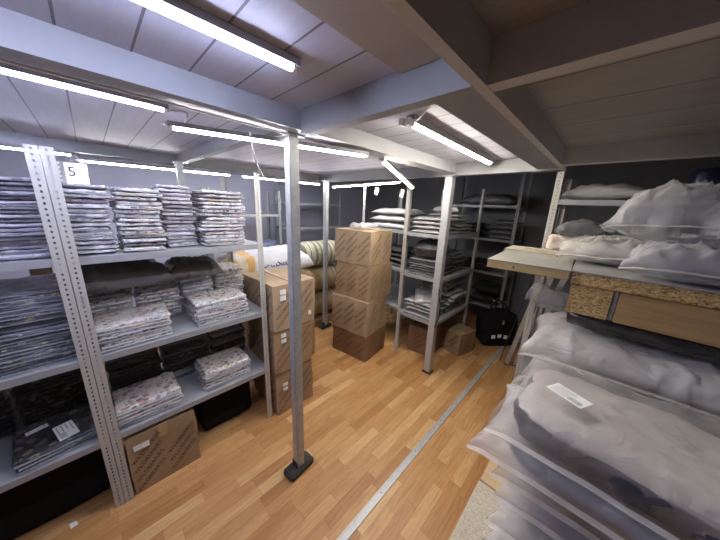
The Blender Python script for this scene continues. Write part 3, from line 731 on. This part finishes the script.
def carton(label, corner, rz, w, d, h, z=0.0, m='card', labels=(), faces='xy', group=None, tape=True, size=0.035, bulge=0.004, seed=0):
    """corner = floor point of the corner nearest the camera; box runs d back in -x and w along +y (before rz)"""
    R = Matrix.Rotation(rz, 3, 'Z'); c = Vector((corner[0], corner[1], z)) + R @ Vector((-d / 2, w / 2, 0))
    t = thing('carton', label, 'cardboard box', c, rz, group)
    link('box_body', soft_box('cb', d, w, h, M[m], seed, 10, 10, 8, 0.012, bulge, 24, 4, sharp=True), t)
    tw = 0.05
    if tape:
        b = MB().box(-d / 2 + 0.002, d / 2 - 0.002, -tw / 2, tw / 2, h + 0.002, h + 0.004).box(d / 2 + 0.0035, d / 2 + 0.0045, -tw / 2, tw / 2, h * 0.8, h + 0.004)
        link('packing_tape', b.mesh('tp', M['tape']), t)
    if 'x' in faces: diag_text(t, w, h, ((d / 2 + 0.005, 0, h / 2), (PI / 2, 0, PI / 2)), size, seed)
    if 'y' in faces: diag_text(t, d, h, ((0, -w / 2 - 0.005, h / 2), (PI / 2, 0, 0)), size, seed + 1)
    for (y, zz, lw, lh) in labels: sticker(t, lw, lh, (d / 2 + 0.0055, y, zz), (PI / 2, 0, PI / 2), 3, False)
    return t
carton('brown carton with one white sticker on the floor under the floral packs', (-1.805, -0.066), 0.0, 0.365, 0.50, 0.425, 0, 'card', [(-0.11, 0.345, 0.075, 0.04)], seed=1)
G = 'three cartons stacked past the far perforated upright'
carton('lowest carton of the three stacked past the far upright', (-1.765, 0.885), -0.02, 0.37, 0.50, 0.415, 0.0, 'card', [(-0.105, 0.295, 0.045, 0.032), (-0.105, 0.25, 0.045, 0.032)], group=G, seed=2)
carton('middle carton of the three stacked past the far upright', (-1.755, 0.875), 0.0, 0.37, 0.50, 0.39, 0.421, 'card', [(-0.10, 0.35, 0.045, 0.036), (-0.10, 0.30, 0.045, 0.036)], group=G, seed=3)
carton('topmost carton of the three stacked beside the white and orange sack', (-1.74, 0.875), 0.03, 0.40, 0.53, 0.39, 0.817, 'card_light', [(-0.115, 0.335, 0.05, 0.042), (-0.115, 0.285, 0.05, 0.042), (0.14, 0.09, 0.03, 0.04)], group=G, seed=4)
for k, (hh, zz, lab) in enumerate([(0.52, 0, 'lowest hidden carton under the white and orange sack'), (0.52, 0.526, 'upper carton directly beneath the white and orange sack')]):
    carton(lab, (-2.36, 0.92), 0.0, 0.80, 0.50, hh, zz, 'card', faces='', seed=5 + k)
G = 'tower of four worn cartons by the thin grey post'
zt = 0.0; prev = None
for k, (lab, m, rz, dx, dy) in enumerate([('lowest scuffed dark carton of the four carton tower', 'card_dark', 0.13, 0, 0), ('third carton down the four carton tower, pale brown', 'card_light', 0.16, 0.01, -0.01),
                                  ('second carton down the four carton tower, dark and dented', 'card', 0.10, 0.0, 0.02), ('topmost pale carton of the four carton tower', 'card_light', 0.14, -0.005, 0.01)]):
    cur = carton(lab, (-1.785 + dx, 2.035 + dy), rz, 0.45, 0.53, (0.335, 0.425, 0.415, 0.385)[k], zt, m, faces='xy', group=G, bulge=0.006, seed=10 + k, size=0.036 if k != 2 else 0.030, tape=k == 3)
    zt += (0.335, 0.425, 0.415, 0.385)[k] + 0.004
    if prev: settle(cur, [geo_bvh(prev)])
    prev = cur
tag(link('plastic_scrap', pillow('ps', 0.20, 0.30, 0.05, M['clear'], 14, 20, 20, 3, 0.02), None, (-2.05, 2.20, 1.592)), 'crumpled clear film scrap on top of the carton tower', 'plastic wrap')
carton('plain brown carton on the floor beyond the wide steel post', (-1.06, 3.01), -0.24, 0.32, 0.40, 0.30, 0, 'card', [], seed=21)
carton('dark red-brown carton in the shade under the mailer shelving', (-1.30, 2.72), 0.1, 0.36, 0.32, 0.36, 0, 'card_dark', [], seed=22)

# sack, rolls
t = thing('printed_sack', 'white sack with orange striped end and navy lettering lying on the cartons', 'sack', (-2.60, 1.28, 1.053), 0)
link('sack_body', pillow('sk', 0.46, 0.90, 0.30, M['sack'], 8, pw=3.2, flat=0.42, wr=0.018), t)
link('printed_text', text_mesh('DuBaB', 0.12, M['ink_navy'], 0.95, 0.004), t, (0.205, -0.02, 0.175), (PI * 0.36, 0, PI / 2))
def roll(label, z, m, seed, y0=1.98, y1=2.72, r=0.192, x=-3.13):
    pts = []; rad = []
    for i in range(19):
        t_ = i / 18; pts.append((0, (t_ - 0.5) * (y1 - y0), 0)); e = abs(2 * t_ - 1)
        rad.append(r * (0.35 if i in (0, 18) else (0.80 if i in (1, 17) else 1 - 0.12 * e ** 4)) * (1 + 0.012 * math.sin(i * 2.2 + seed)))
    o = link('fabric_roll', MB().tube(pts, rad, 28).mesh('r', M[m], True), None, (x, (y0 + y1) / 2, z), (0, 0, 0))
    tag(o, label, 'fabric roll', 'three bulging fabric rolls stacked by the thin grey post')
    for yy in (-0.24, 0.2):
        link('strap', MB().tube([(math.cos(a) * (r * 1.005), yy, math.sin(a) * (r * 1.005)) for a in [2 * PI * k / 24 for k in range(25)]], 0.005, 5, cap=False).mesh('st', M['plastic_white']), o)
    if _rl: settle(o, [geo_bvh(_rl[-1])])
    _rl.append(o); return o
_rl = []
_rl.append(carton('flat brown carton on the floor beneath the three fabric rolls', (-2.94, 2.05), 0, 0.62, 0.40, 0.115, 0, 'card', faces='', tape=False, seed=31))
roll('lowest tan fabric roll of the three by the thin grey post', 0.310, 'roll_tan', 1)
roll('middle tan fabric roll of the three by the thin grey post', 0.693, 'roll_tan', 2)
roll('topmost cream and dark striped fabric roll by the thin grey post', 1.078, 'stripe', 3)
tag(link('folded_cloth', soft_box('fc', 0.34, 0.42, 0.13, M['blue_cloth'], 6, rnd=0.5, wr=0.012), None, (-3.88, 1.80, 1.121)), 'folded blue cloth on the dim wall shelf behind the far upright', 'cloth')

# ------------------------------------------------------------------ mailer bags on the back shelving
def bagstack(xc, yc, z, w, d, pitch, n, m, what, where, group, rz=0.0, wr=0.016, jit=0.012, cat='mailer bag'):
    out = []
    for i in range(n):
        r = nth(n - 1 - i, n)
        o = link('mailer_bag', pillow('mb', w, d, pitch * 1.12, M[m], random.randrange(9), 16, 16, 4, wr, 0.4), None,
                 (xc + random.gauss(0, jit), yc + random.gauss(0, jit), z + i * pitch), (0, 0, rz + random.gauss(0, 0.022)))
        tag(o, (f'{r} {what} in {where}' if n > 1 else f'{what} in {where}'), cat, group); out.append(o)
    settle_pile(out, z, z + n * pitch + 0.01)
    return out
GB = 'flat mailer bags on the open back shelving'
BA = bagstack(-1.44, 2.73, 1.567, 0.38, 0.36, 0.045, 4, 'poly_white', 'white flat bag', 'top-shelf pile beside the wide steel post', GB)
tag(link('mailer_bag', pillow('mb', 0.30, 0.34, 0.06, M['poly_white'], 4, 16, 16), None, (-1.44, 3.02, 1.80), (0.0, 0, 0.3)), 'single puffy white bag on top of the far top-shelf pile', 'mailer bag', GB)
BB = bagstack(-1.44, 3.12, 1.567, 0.40, 0.42, 0.038, 6, 'poly_white', 'pale flat bag', 'far top-shelf pile past the steel post', GB)
BC = bagstack(-1.44, 2.73, 1.087, 0.40, 0.38, 0.026, 7, 'slate', 'dark grey flat bag', 'middle-shelf pile beside the steel post', GB)
tag(link('mailer_bag', pillow('mb', 0.36, 0.36, 0.20, M['poly_black'], 4, 20, 20, 3.5, 0.02), None, (-1.45, 2.74, 1.275), (0, 0, 0.2)), 'bulky black bag lying on the dark grey middle-shelf pile', 'bag', GB)
bagstack(-1.44, 3.12, 1.087, 0.40, 0.42, 0.030, 8, 'slate', 'dark grey flat bag', 'far middle-shelf pile past the steel post', GB)
BD = bagstack(-1.44, 2.73, 0.577, 0.38, 0.38, 0.035, 5, 'poly_white', 'white flat packet', 'low-shelf pile beside the steel post', GB)
tag(link('mailer_bag', pillow('mb', 0.30, 0.34, 0.035, M['poly_white'], 6, 16, 16), None, (-1.44, 2.73, 0.765), (0.25, -0.12, 0.5)), 'tilted white packet sliding off the low-shelf pile', 'mailer bag', GB)
bagstack(-1.43, 3.12, 0.577, 0.42, 0.44, 0.042, 9, 'poly_white', 'crumpled pale bag', 'far low-shelf pile past the steel post', GB, wr=0.02, jit=0.02)
bagstack(-2.08, 2.86, 1.567, 0.62, 0.42, 0.085, 3, 'poly_white', 'puffy white bag', 'pile behind the four carton tower', 'puffy white bags behind the carton tower', wr=0.02)
bagstack(-2.08, 2.86, 1.087, 0.62, 0.42, 0.06, 4, 'poly_grey', 'grey bag', 'lower pile hidden behind the carton tower', 'grey bags behind the carton tower')

for o in list(C.objects):
    l = o.get('label', '')
    if l.startswith('single puffy white bag'): settle(o, [geo_bvh(BB[-1])])
    if l.startswith('bulky black bag lying'): settle(o, [geo_bvh(BC[-1])])
    if l.startswith('tilted white packet'): settle(o, [geo_bvh(BD[-1])])

# far wall shelving contents
GF = 'bundles on the dim far wall shelving'
bagstack(-1.40, 4.33, 1.927, 0.80, 0.36, 0.17, 1, 'poly_grey', 'long grey plastic bundle lying', 'the top of far wall shelving', GF, wr=0.03, cat='wrapped bundle')
bagstack(-1.12, 4.30, 1.442, 0.34, 0.34, 0.07, 4, 'poly_grey', 'grey bundle', 'far wall shelving pile below the long bundle', GF, cat='wrapped bundle')
bagstack(-1.52, 4.30, 1.442, 0.34, 0.34, 0.07, 3, 'poly_black', 'black bundle', 'far wall shelving pile beside grey bundles', GF, cat='wrapped bundle')
bagstack(-1.42, 4.30, 0.932, 0.50, 0.36, 0.16, 1, 'poly_black', 'bulky black bundle', 'the middle of far wall shelving', GF, cat='wrapped bundle')
bagstack(-1.2, 4.30, 0.402, 0.44, 0.36, 0.16, 2, 'poly_black', 'black bundle', 'lowest level of far wall shelving', GF, cat='wrapped bundle')

# black tote bag with three white tags
t = thing('tote_bag', 'black tote bag with three white squares on the floor by the far shelving', 'bag', (-0.87, 3.76, 0), 0.79)
link('bag_body', soft_box('tb', 0.50, 0.26, 0.50, M['matte_black'], 3, 14, 10, 10, 0.5, 0.02, 6, 5), t)
for k in (-1, 1):
    link('handle', MB().tube([(0.09 * math.cos(a), 0.05 * k, 0.49 + 0.14 * math.sin(a)) for a in [PI * i / 12 for i in range(13)]], 0.010, 8).mesh('h', M['plastic_black'], True), t)
for k in (-1, 0, 1):
    link('white_square', MB().box(-0.026, 0.026, -0.001, 0, -0.026, 0.026).mesh('q', M['paper']), t, (k * 0.085 - 0.01, -0.142, 0.165 + (0.012 if k == 0 else 0)), (0, 0.05 * k, 0))
link('badge', MB().box(-0.014, 0.014, -0.001, 0, -0.03, 0.03).mesh('q', M['ink_light']), t, (0.01, -0.142, 0.38))
tag(link('plastic_bundle', pillow('cp', 0.26, 0.26, 0.22, M['clear_thin'], 2, 18, 18, 3, 0.03), None, (-0.50, 3.98, 0.0)), 'crumpled clear plastic heap on the floor beside the black tote bag', 'plastic wrap')
tag(link('plastic_bundle', pillow('cp', 0.24, 0.26, 0.15, M['blue_cloth'], 5, 18, 18, 3, 0.03), None, (-0.50, 3.98, 0.25)), 'dark blue bundle on the clear plastic heap by the tote bag', 'bundle')

# leaning aluminium profiles
for k, (a, bb, lab) in enumerate([((-0.575, 3.31, 0.0), (-0.33, 2.93, 1.40), 'aluminium profile leaning nearest the black tote bag'), ((-0.50, 3.36, 0.0), (-0.265, 2.95, 1.42), 'second aluminium profile leaning behind the first'),
                                  ((-0.44, 3.40, 0.0), (-0.19, 2.97, 1.30), 'third aluminium profile leaning closest to the slotted upright')]):
    w = (0.045, 0.036, 0.04)[k]; d = Vector(bb) - Vector(a)
    m = MB().bar(a, bb, w, 0.02, up=(-0.17, 0.985, 0))
    t = tag(link('metal_profile', m.mesh('mp', M['alu'])), lab, 'metal profile', 'aluminium profiles leaning under the boards')
    e = Vector(a); link('end_cap', MB().bar(e - d * 0.002, e + d * 0.012, w + 0.006, 0.026, up=(-0.17, 0.985, 0)).mesh('ec', M['rubber']), t)
tag(link('metal_rod', MB().tube([(-0.66, 3.36, 0.006), (-0.56, 3.19, 0.55), (-0.48, 3.06, 1.0), (-0.43, 2.93, 1.40)], 0.006, 6).mesh('cb', M['plastic_black'], True)), 'thin dark rod leaning beside the aluminium profiles', 'rod')

# ------------------------------------------------------------------ right side: pile of frosted bags, boards
def big_bag(label, corner, rz, w, d, h, z, seed, m='frost', fill='fill_dark', group=None, flat=0.3, seam='front', fs=0.90, wr=0.009, pw=7, shift=0.05, cw=0.006):
    R = Matrix.Rotation(rz, 3, 'Z'); c = Vector((corner[0], corner[1], z)) + R @ Vector((w / 2, d / 2, 0))
    t = thing('frosted_bag', label, 'plastic bag', c, rz, group)
    link('film', pillow('fb', w, d, h, M[m], seed, 64, 52, pw, wr, flat, 0.22, 5.0), t)
    link('contents', soft_box('ct', w * fs, d * fs, h * 0.74, M[fill], seed, 24, 24, 7, 0.6, cw, 5, 7), t, (shift, 0.005, h * 0.05))
    link('welded_seam', seam_mesh(w, d, h, flat, M['frost'], seam, seed), t)
    return t
GP = 'frosted bags piled in the near corner'
near = []
top = big_bag('topmost large frosted bag with a white shipping label, nearest the camera', (-0.20, 0.97), -0.06, 0.82, 0.545, 0.19, 0.985, 1, fill='fill_layers', group=GP, flat=0.14, fs=0.90, wr=0.010, pw=18, shift=0.015, m='frost_thin', cw=0.014)
specs = [('second frosted bag down the near pile, corner poking out furthest', -0.245, 0.945, -0.01, 0.106, 0.877),
         ('third frosted bag down the near pile, under the pointed corner', -0.15, 0.99, 0.0, 0.106, 0.769),
         ('fourth frosted bag down the near pile, with a folded corner', -0.13, 1.00, 0.02, 0.106, 0.661),
         ('fifth frosted bag down the near pile, with a white zip edge', -0.13, 0.965, 0.0, 0.106, 0.553),
         ('sixth frosted bag down the near pile, just above the lowest', -0.125, 0.96, 0.02, 0.106, 0.445),
         ('lowest frosted bag of the near pile, resting on chipboard', -0.13, 0.97, 0.0, 0.120, 0.323)]
for k, (lab, x, y, rz, h, z) in enumerate(specs): near.insert(0, big_bag(lab, (x, y), rz, 0.80, 0.535, h, z, 2 + k, group=GP, m='frost' if k % 2 else 'frost_cool', fs=0.84))
near.append(top); settle_pile(near, 0.323, 1.168)
sticker(top, 0.125, 0.072, (-0.205, -0.045, 0.194), (0.02, -0.02, -0.42), 5, True)
GQ = 'frosted bags piled behind the near pile under the boards'
hs = [(-0.225, 1.535, 0.04, 1.035, 0.225, 'topmost white frosted bag of the pile tucked under the boards'), (-0.235, 1.545, 0.0, 0.80, 0.23, 'second creased frosted bag of the pile under the boards'), (-0.225, 1.54, 0.03, 0.60, 0.195, 'third frosted bag of the pile under the boards')]
rear = []
for k, (x, y, rz, z, h, lab) in enumerate(hs): rear.insert(0, big_bag(lab, (x, y), rz, 0.84, 0.62, h, z, 20 + k, group=GQ, fill='fill_pale' if k == 0 else 'fill_dark', flat=0.32, fs=0.78, wr=0.017, pw=4, m='frost' if k else 'frost_white'))
settle_pile(rear, 0.597, 1.262)
# what carries the piles
t = thing('wooden_pallet', 'pale pallet under the near pile of frosted bags', 'pallet', (0.16, 1.36, 0))
for y in (-0.42, 0.0, 0.35): link('runner', MB().box(-0.41, 0.45, y - 0.045, y + 0.045, 0, 0.10).mesh('rn', M['pine']), t)
for x in (-0.36, -0.18, 0.0, 0.18, 0.40): link('deck_board', MB().box(x - 0.05, x + 0.05, -0.47, 0.395, 0.10, 0.12).mesh('db', M['pine']), t)
tag(link('chipboard_sheet', MB().box(-0.25, 0.62, 0.90, 1.34, 0.121, 0.32).mesh('cs', M['chip_face'], bevel=0.003)), 'thick chipboard slab showing its pale face under the near bag pile', 'board')
tag(link('wood_board', MB().box(-0.245, 0.62, 1.345, 1.72, 0.121, 0.322).mesh('wb', M['pine'], bevel=0.003)), 'striped pine board beside the chipboard slab under the bags', 'board')
t = thing('plastic_tub', 'black plastic tub carrying the bag pile under the boards', 'tub', (0.21, 1.96, 0))
link('tub_body', MB().box(-0.36, 0.38, -0.17, 0.20, 0, 0.595).mesh('bb', M['plastic_black'], bevel=0.01), t)

# black parcel, blocks and boards
tag(link('black_parcel', soft_box('bp', 0.90, 0.46, 0.084, M['poly_black'], 9, 24, 14, 4, 0.3, 0.006, 8, 10), None, (0.37, 1.90, 1.265), (0, 0, 0.03)), 'flat parcel in shiny black film with white flecks under the timber blocks', 'parcel')
tag(link('chipboard_block', MB().box(-0.075, 0.080, 1.62, 1.95, 1.352, 1.500).mesh('k', M['chip'], bevel=0.003)), 'rough chipboard block propping up the boards', 'block')
tag(link('timber_block', MB().box(0.100, 0.90, 1.62, 1.90, 1.352, 1.500).mesh('k', M['timber'], bevel=0.003)), 'long smooth timber block under the chipboard sheet', 'block')
tag(link('metal_bracket', MB().box(0.083, 0.097, 1.640, 1.80, 1.352, 1.500).mesh('k', M['galv'])), 'narrow steel plate between chipboard block and timber block', 'plate')
sheet0 = sheet = thing('chipboard_sheet', 'thick chipboard sheet with rough broken edge and dark grey face', 'board', (-0.08, 1.60, 1.502), 0.03)
link('board_core', MB().box(0, 1.10, 0, 0.62, 0, 0.060).mesh('bc', M['chip'], bevel=0.002), sheet)
link('board_face', MB().box(-0.006, 1.10, -0.008, 0.625, 0.060, 0.066).mesh('bf', M['board_grey']), sheet)
sheet = thing('white_board', 'white laminated board with a hole in its yellow edge, jutting over the floor', 'board', (-0.465, 1.565, 1.518), 0.055)
link('board_core', MB().box(0, 0.376, 0, 0.50, 0, 0.042).mesh('bc', M['board_edge'], bevel=0.002), sheet)
link('board_face', MB().box(-0.002, 0.378, -0.002, 0.50, 0.042, 0.048).mesh('bf', M['laminate_white']), sheet)
link('drilled_hole', MB().tube([(0.135, 0.002, 0.021), (0.135, -0.0008, 0.021)], 0.006, 12).mesh('dh', M['ink']), sheet)
tan = tag(link('tan_board', MB().box(-0.52, -0.10, 2.09, 2.345, 1.505, 1.575).mesh('k', M['board_tan'], bevel=0.003)), 'dull tan board lying behind the white laminated board', 'board')
tag(link('thin_batten', MB().bar((-0.40, 2.20, 1.583), (-0.12, 2.14, 1.583), 0.04, 0.012).mesh('k', M['board_tan'])), 'thin yellow batten lying on the tan board under white bags', 'batten')

# white bags on the boards
GW = 'white bags heaped on the boards'
def heap_bag(label, loc, rz, w, d, h, m, seed, rx=0, ry=0, fill='fill_taupe', fs=0.8, group=GW, wr=0.022, pw=3.4):
    t = thing('frosted_bag', label, 'plastic bag', loc, rz, group); t.rotation_euler = (rx, ry, rz)
    link('film', pillow('hb', w, d, h, M[m], seed, 64, 52, pw, wr * 0.95, 0.35, 0.3, 4.2), t)
    link('contents', soft_box('ct', w * fs, d * fs, h * 0.62, M[fill], seed, 14, 14, 5, 0.6, 0.01, 4, 5), t, (0.03, 0, h * 0.1))
    link('welded_seam', seam_mesh(w, d, h, 0.35, M['frost'], 'front', seed), t)
    return t
h1 = heap_bag('flat white bag lowest of the heap, its pointed end over the tan board', (0.15, 2.06, 1.592), 0.10, 0.74, 0.42, 0.145, 'frost', 31)
h2 = heap_bag('lower frosted bag of the heap hanging at the sheet front edge', (0.45, 1.76, 1.572), -0.03, 0.76, 0.30, 0.165, 'frost_cool', 32, fill='fill_dark')
h3 = heap_bag('big puffed frosted bag on top of the heap, crossed by a seam', (0.41, 1.95, 1.705), -0.04, 0.86, 0.50, 0.275, 'frost_cool', 33, fill='fill_dark', wr=0.03)
for q in (h1, h2): settle(q, [geo_bvh(sheet0), geo_bvh(sheet)] if q is h1 else [geo_bvh(sheet0)])
grey = tag(link('grey_bag', pillow('gb', 0.24, 0.20, 0.09, M['poly_grey'], 41, 18, 18, 3, 0.015), None, (-0.13, 2.20, 1.735), (0, 0, 0.3)), 'small grey pointed bag peeking out behind the white heap', 'plastic bag')
cream = tag(link('cream_cloth', soft_box('cc', 0.20, 0.13, 0.12, M['cream'], 42, 12, 10, 4, 0.6, 0.012), None, (-0.20, 2.275, 1.5755), (0, 0, 0.1)), 'folded cream cloth under the small grey pointed bag', 'cloth')
settle(cream, [geo_bvh(tan)]); settle(grey, [geo_bvh(cream)])
tag(link('rolled_bag', pillow('rb', 0.46, 0.30, 0.10, M['poly_white'], 43, 22, 18, 3, 0.015), None, (-0.07, 2.58, 1.937), (0, 0, 0.05)), 'rolled white bag with a black spot on the rack over the boards', 'plastic bag')
t = thing('navy_case', 'dark navy case with a grey label standing on the rack top', 'case', (0.62, 2.66, 1.937), 0.0)
link('case_body', soft_box('nv', 0.62, 0.26, 0.20, M['navy'], 44, 12, 8, 6, 0.2, 0.006), t)
link('paper_label', MB().box(-0.045, 0.045, -0.001, 0, -0.025, 0.025).mesh('q', M['ink_light']), t, (-0.05, -0.137, 0.13))
tag(link('plastic_bundle', pillow('cp2', 0.22, 0.20, 0.10, M['clear_thin'], 12, 20, 20, 3, 0.03), None, (-0.215, 2.10, 1.235)), 'crumpled clear plastic wrap poking out beside the chipboard block', 'plastic wrap')

# ------------------------------------------------------------------ lamps and cables
def tube_lamp(label, a, b, m, r=0.0135, batten=0.020, group=None, up=0.020, ceil=None):
    if a[2] > 2.18: up = 2.2485 - a[2]
    a = Vector(a); b = Vector(b); d = (b - a); L = d.length; dn = d / L
    t = thing('tube_lamp', label, 'tube light', a, 0, 'fluorescent style tube lights under the mezzanine')
    link('diffuser', MB().tube([dn * 0.016, dn * (L - 0.016)], r, 14).mesh('tb', M[m], True), t)
    for s in (0, 1):
        p = dn * (0 if s == 0 else L); q = dn * (0.018 if s == 0 else L - 0.018)
        link('end_cap', MB().tube([p, q], r * 1.08, 14).mesh('ec', M['plastic_white'], True), t)
    u = Vector((0, 0, up / 2))
    link('batten', MB().bar(u, u + d, r * 3.4, up).mesh('bt', M['batten']), t)
    return t
tube_lamp('bright cool tube light under the ceiling, nearest the camera', (-0.793, -0.76, 2.228), (-0.7745, 0.501, 2.228), 'tube_cool', 0.0125)
tube_lamp('bright tube light running along the beam from the frame edge', (-1.549, -0.95, 2.228), (-1.573, 0.3195, 2.228), 'tube_cool', 0.0125)
tube_lamp('tube light passing behind the square post mid floor', (-1.461, 0.291, 2.135), (-1.155, 1.241, 2.135), 'tube', 0.0115)
tube_lamp('tube light cut by the frame edge behind the perforated uprights', (-2.91, -1.20, 2.112), (-2.985, -0.023, 2.12), 'tube_cool', 0.0115)
tube_lamp('tube light above the number 5 sheet and floral stacks', (-3.394, -0.015, 2.12), (-3.22, 1.182, 2.12), 'tube', 0.0115)
tube_lamp('tube light beyond the far perforated upright above the sack', (-3.208, 1.289, 2.12), (-3.152, 2.40, 2.12), 'tube', 0.0115)
tube_lamp('tube light fixed along the back beam above the carton tower', (-2.98, 2.49, 2.087), (-1.774, 2.49, 2.117), 'tube', 0.012)
tube_lamp('short tube light slanting down towards the back shelving uprights', (-1.30, 1.558, 2.170), (-1.557, 2.385, 2.042), 'tube_warm', 0.014)
tube_lamp('warm tube light on the ceiling beside the big corner beam', (-0.755, 1.094, 2.215), (-0.793, 2.322, 2.215), 'tube_warm', 0.014)

def cable(label, pts, r=0.004, m='plastic_white'):
    P = [Vector(p) for p in pts]; out = []
    for i in range(len(P) - 1):
        p0 = P[max(i - 1, 0)]; p1 = P[i]; p2 = P[i + 1]; p3 = P[min(i + 2, len(P) - 1)]
        for k in range(6):
            t_ = k / 6; out.append(0.5 * ((2 * p1) + (p2 - p0) * t_ + (2 * p0 - 5 * p1 + 4 * p2 - p3) * t_ ** 2 + (3 * p1 - p0 - 3 * p2 + p3) * t_ ** 3))
    out.append(P[-1])
    return tag(link('power_cable', MB().tube(out, r, 6).mesh('cb', M[m], True)), label, 'cable')
cable('white cable running along the lower edge of the long beam', [(-1.206, -1.6, 2.158), (-1.207, -0.5, 2.156), (-1.207, 0.2, 2.158), (-1.207, 0.72, 2.155)])
cable('white loop of wire linking two tube lights by the beam', [(-1.573, 0.32, 2.225), (-1.57, 0.39, 2.235), (-1.50, 0.36, 2.17), (-1.44, 0.27, 2.14), (-1.461, 0.291, 2.135)], 0.0045)
cable('loose white cable end hanging from a knot beside the square post', [(-1.26, 0.56, 2.14), (-1.27, 0.57, 2.10), (-1.30, 0.60, 2.02), (-1.33, 0.66, 1.94)], 0.004)
cable('small white wire between tube lights above the number sheet', [(-2.985, -0.02, 2.115), (-3.08, 0.0, 2.09), (-3.2, -0.03, 2.10), (-3.394, -0.015, 2.118)], 0.005)
cable('thin black cable tied around the wide pale steel post', [(-1.139, 2.414, 1.03), (-1.130, 2.408, 0.95), (-1.10, 2.410, 0.82), (-1.115, 2.413, 0.68), (-1.145, 2.414, 0.58)], 0.005, 'plastic_black')
t = tag(link('cable_tie', MB().box(-1.2165, -1.1395, 2.4175, 2.4205, 1.015, 1.035).mesh('ct', M['plastic_black'])), 'black tie band round the wide pale steel post', 'cable tie')
t = thing('lamp_connector', 'pale wire connector at the end of the warm ceiling tube light', 'connector', (-0.755, 1.062, 2.226))
link('plug', MB().box(-0.03, -0.006, -0.02, 0.02, -0.028, 0.0).mesh('pg', M['plastic_white'], bevel=0.003), t)
link('plug', MB().box(0.004, 0.026, -0.012, 0.02, -0.03, 0.0).mesh('pg', M['plastic_white'], bevel=0.003), t)
cable('white flex drooping from the ceiling lamp to the corner beam', [(-0.765, 1.10, 2.235), (-0.66, 1.02, 2.20), (-0.52, 0.93, 2.225), (-0.42, 0.90, 2.175), (-0.34, 0.84, 2.20)], 0.003)
for x, y, z, lab in ((-2.215, 2.590, 2.03, 'white paper tag hanging at the shelving behind the carton tower'), (-1.715, 2.44, 1.99, 'small white paper tag on the upright pair beside the carton tower')):
    tag(link('paper_tag', MB().box(-0.028, 0.028, -0.001, 0, -0.045, 0.045).mesh('tg', M['paper']), None, (x, y - 0.008, z), (0, 0.25, 0)), lab, 'paper tag')

# ------------------------------------------------------------------ world, camera, output
w = bpy.data.worlds.new('world'); S.world = w; w.use_nodes = True
w.node_tree.nodes['Background'].inputs[0].default_value = (0.5, 0.55, 0.65, 1); w.node_tree.nodes['Background'].inputs[1].default_value = 0.02
r = Vector((0.71791279, 0.69499134, 0.03985306)); u = Vector((-0.19668775, 0.14759223, 0.9692938)); f = Vector((-0.66776879, 0.70370702, -0.24265463))
cam = bpy.data.cameras.new('camera'); cam.sensor_width = 36; cam.lens = 254.03 / 720 * 36; cam.clip_start = 0.02
co = bpy.data.objects.new('camera', cam); C.objects.link(co)
Mx = Matrix((r, u, -f)).transposed().to_4x4(); Mx.translation = Vector((0, 0, 1.83)); co.matrix_world = Mx
S.camera = co
S.view_settings.view_transform = 'Standard'; S.view_settings.look = 'None'; S.view_settings.gamma = 1; S.view_settings.exposure = 1.55
S.view_settings.use_curve_mapping = False
S.cycles.use_denoising = True
S.cycles.max_bounces = 8; S.cycles.transparent_max_bounces = 12
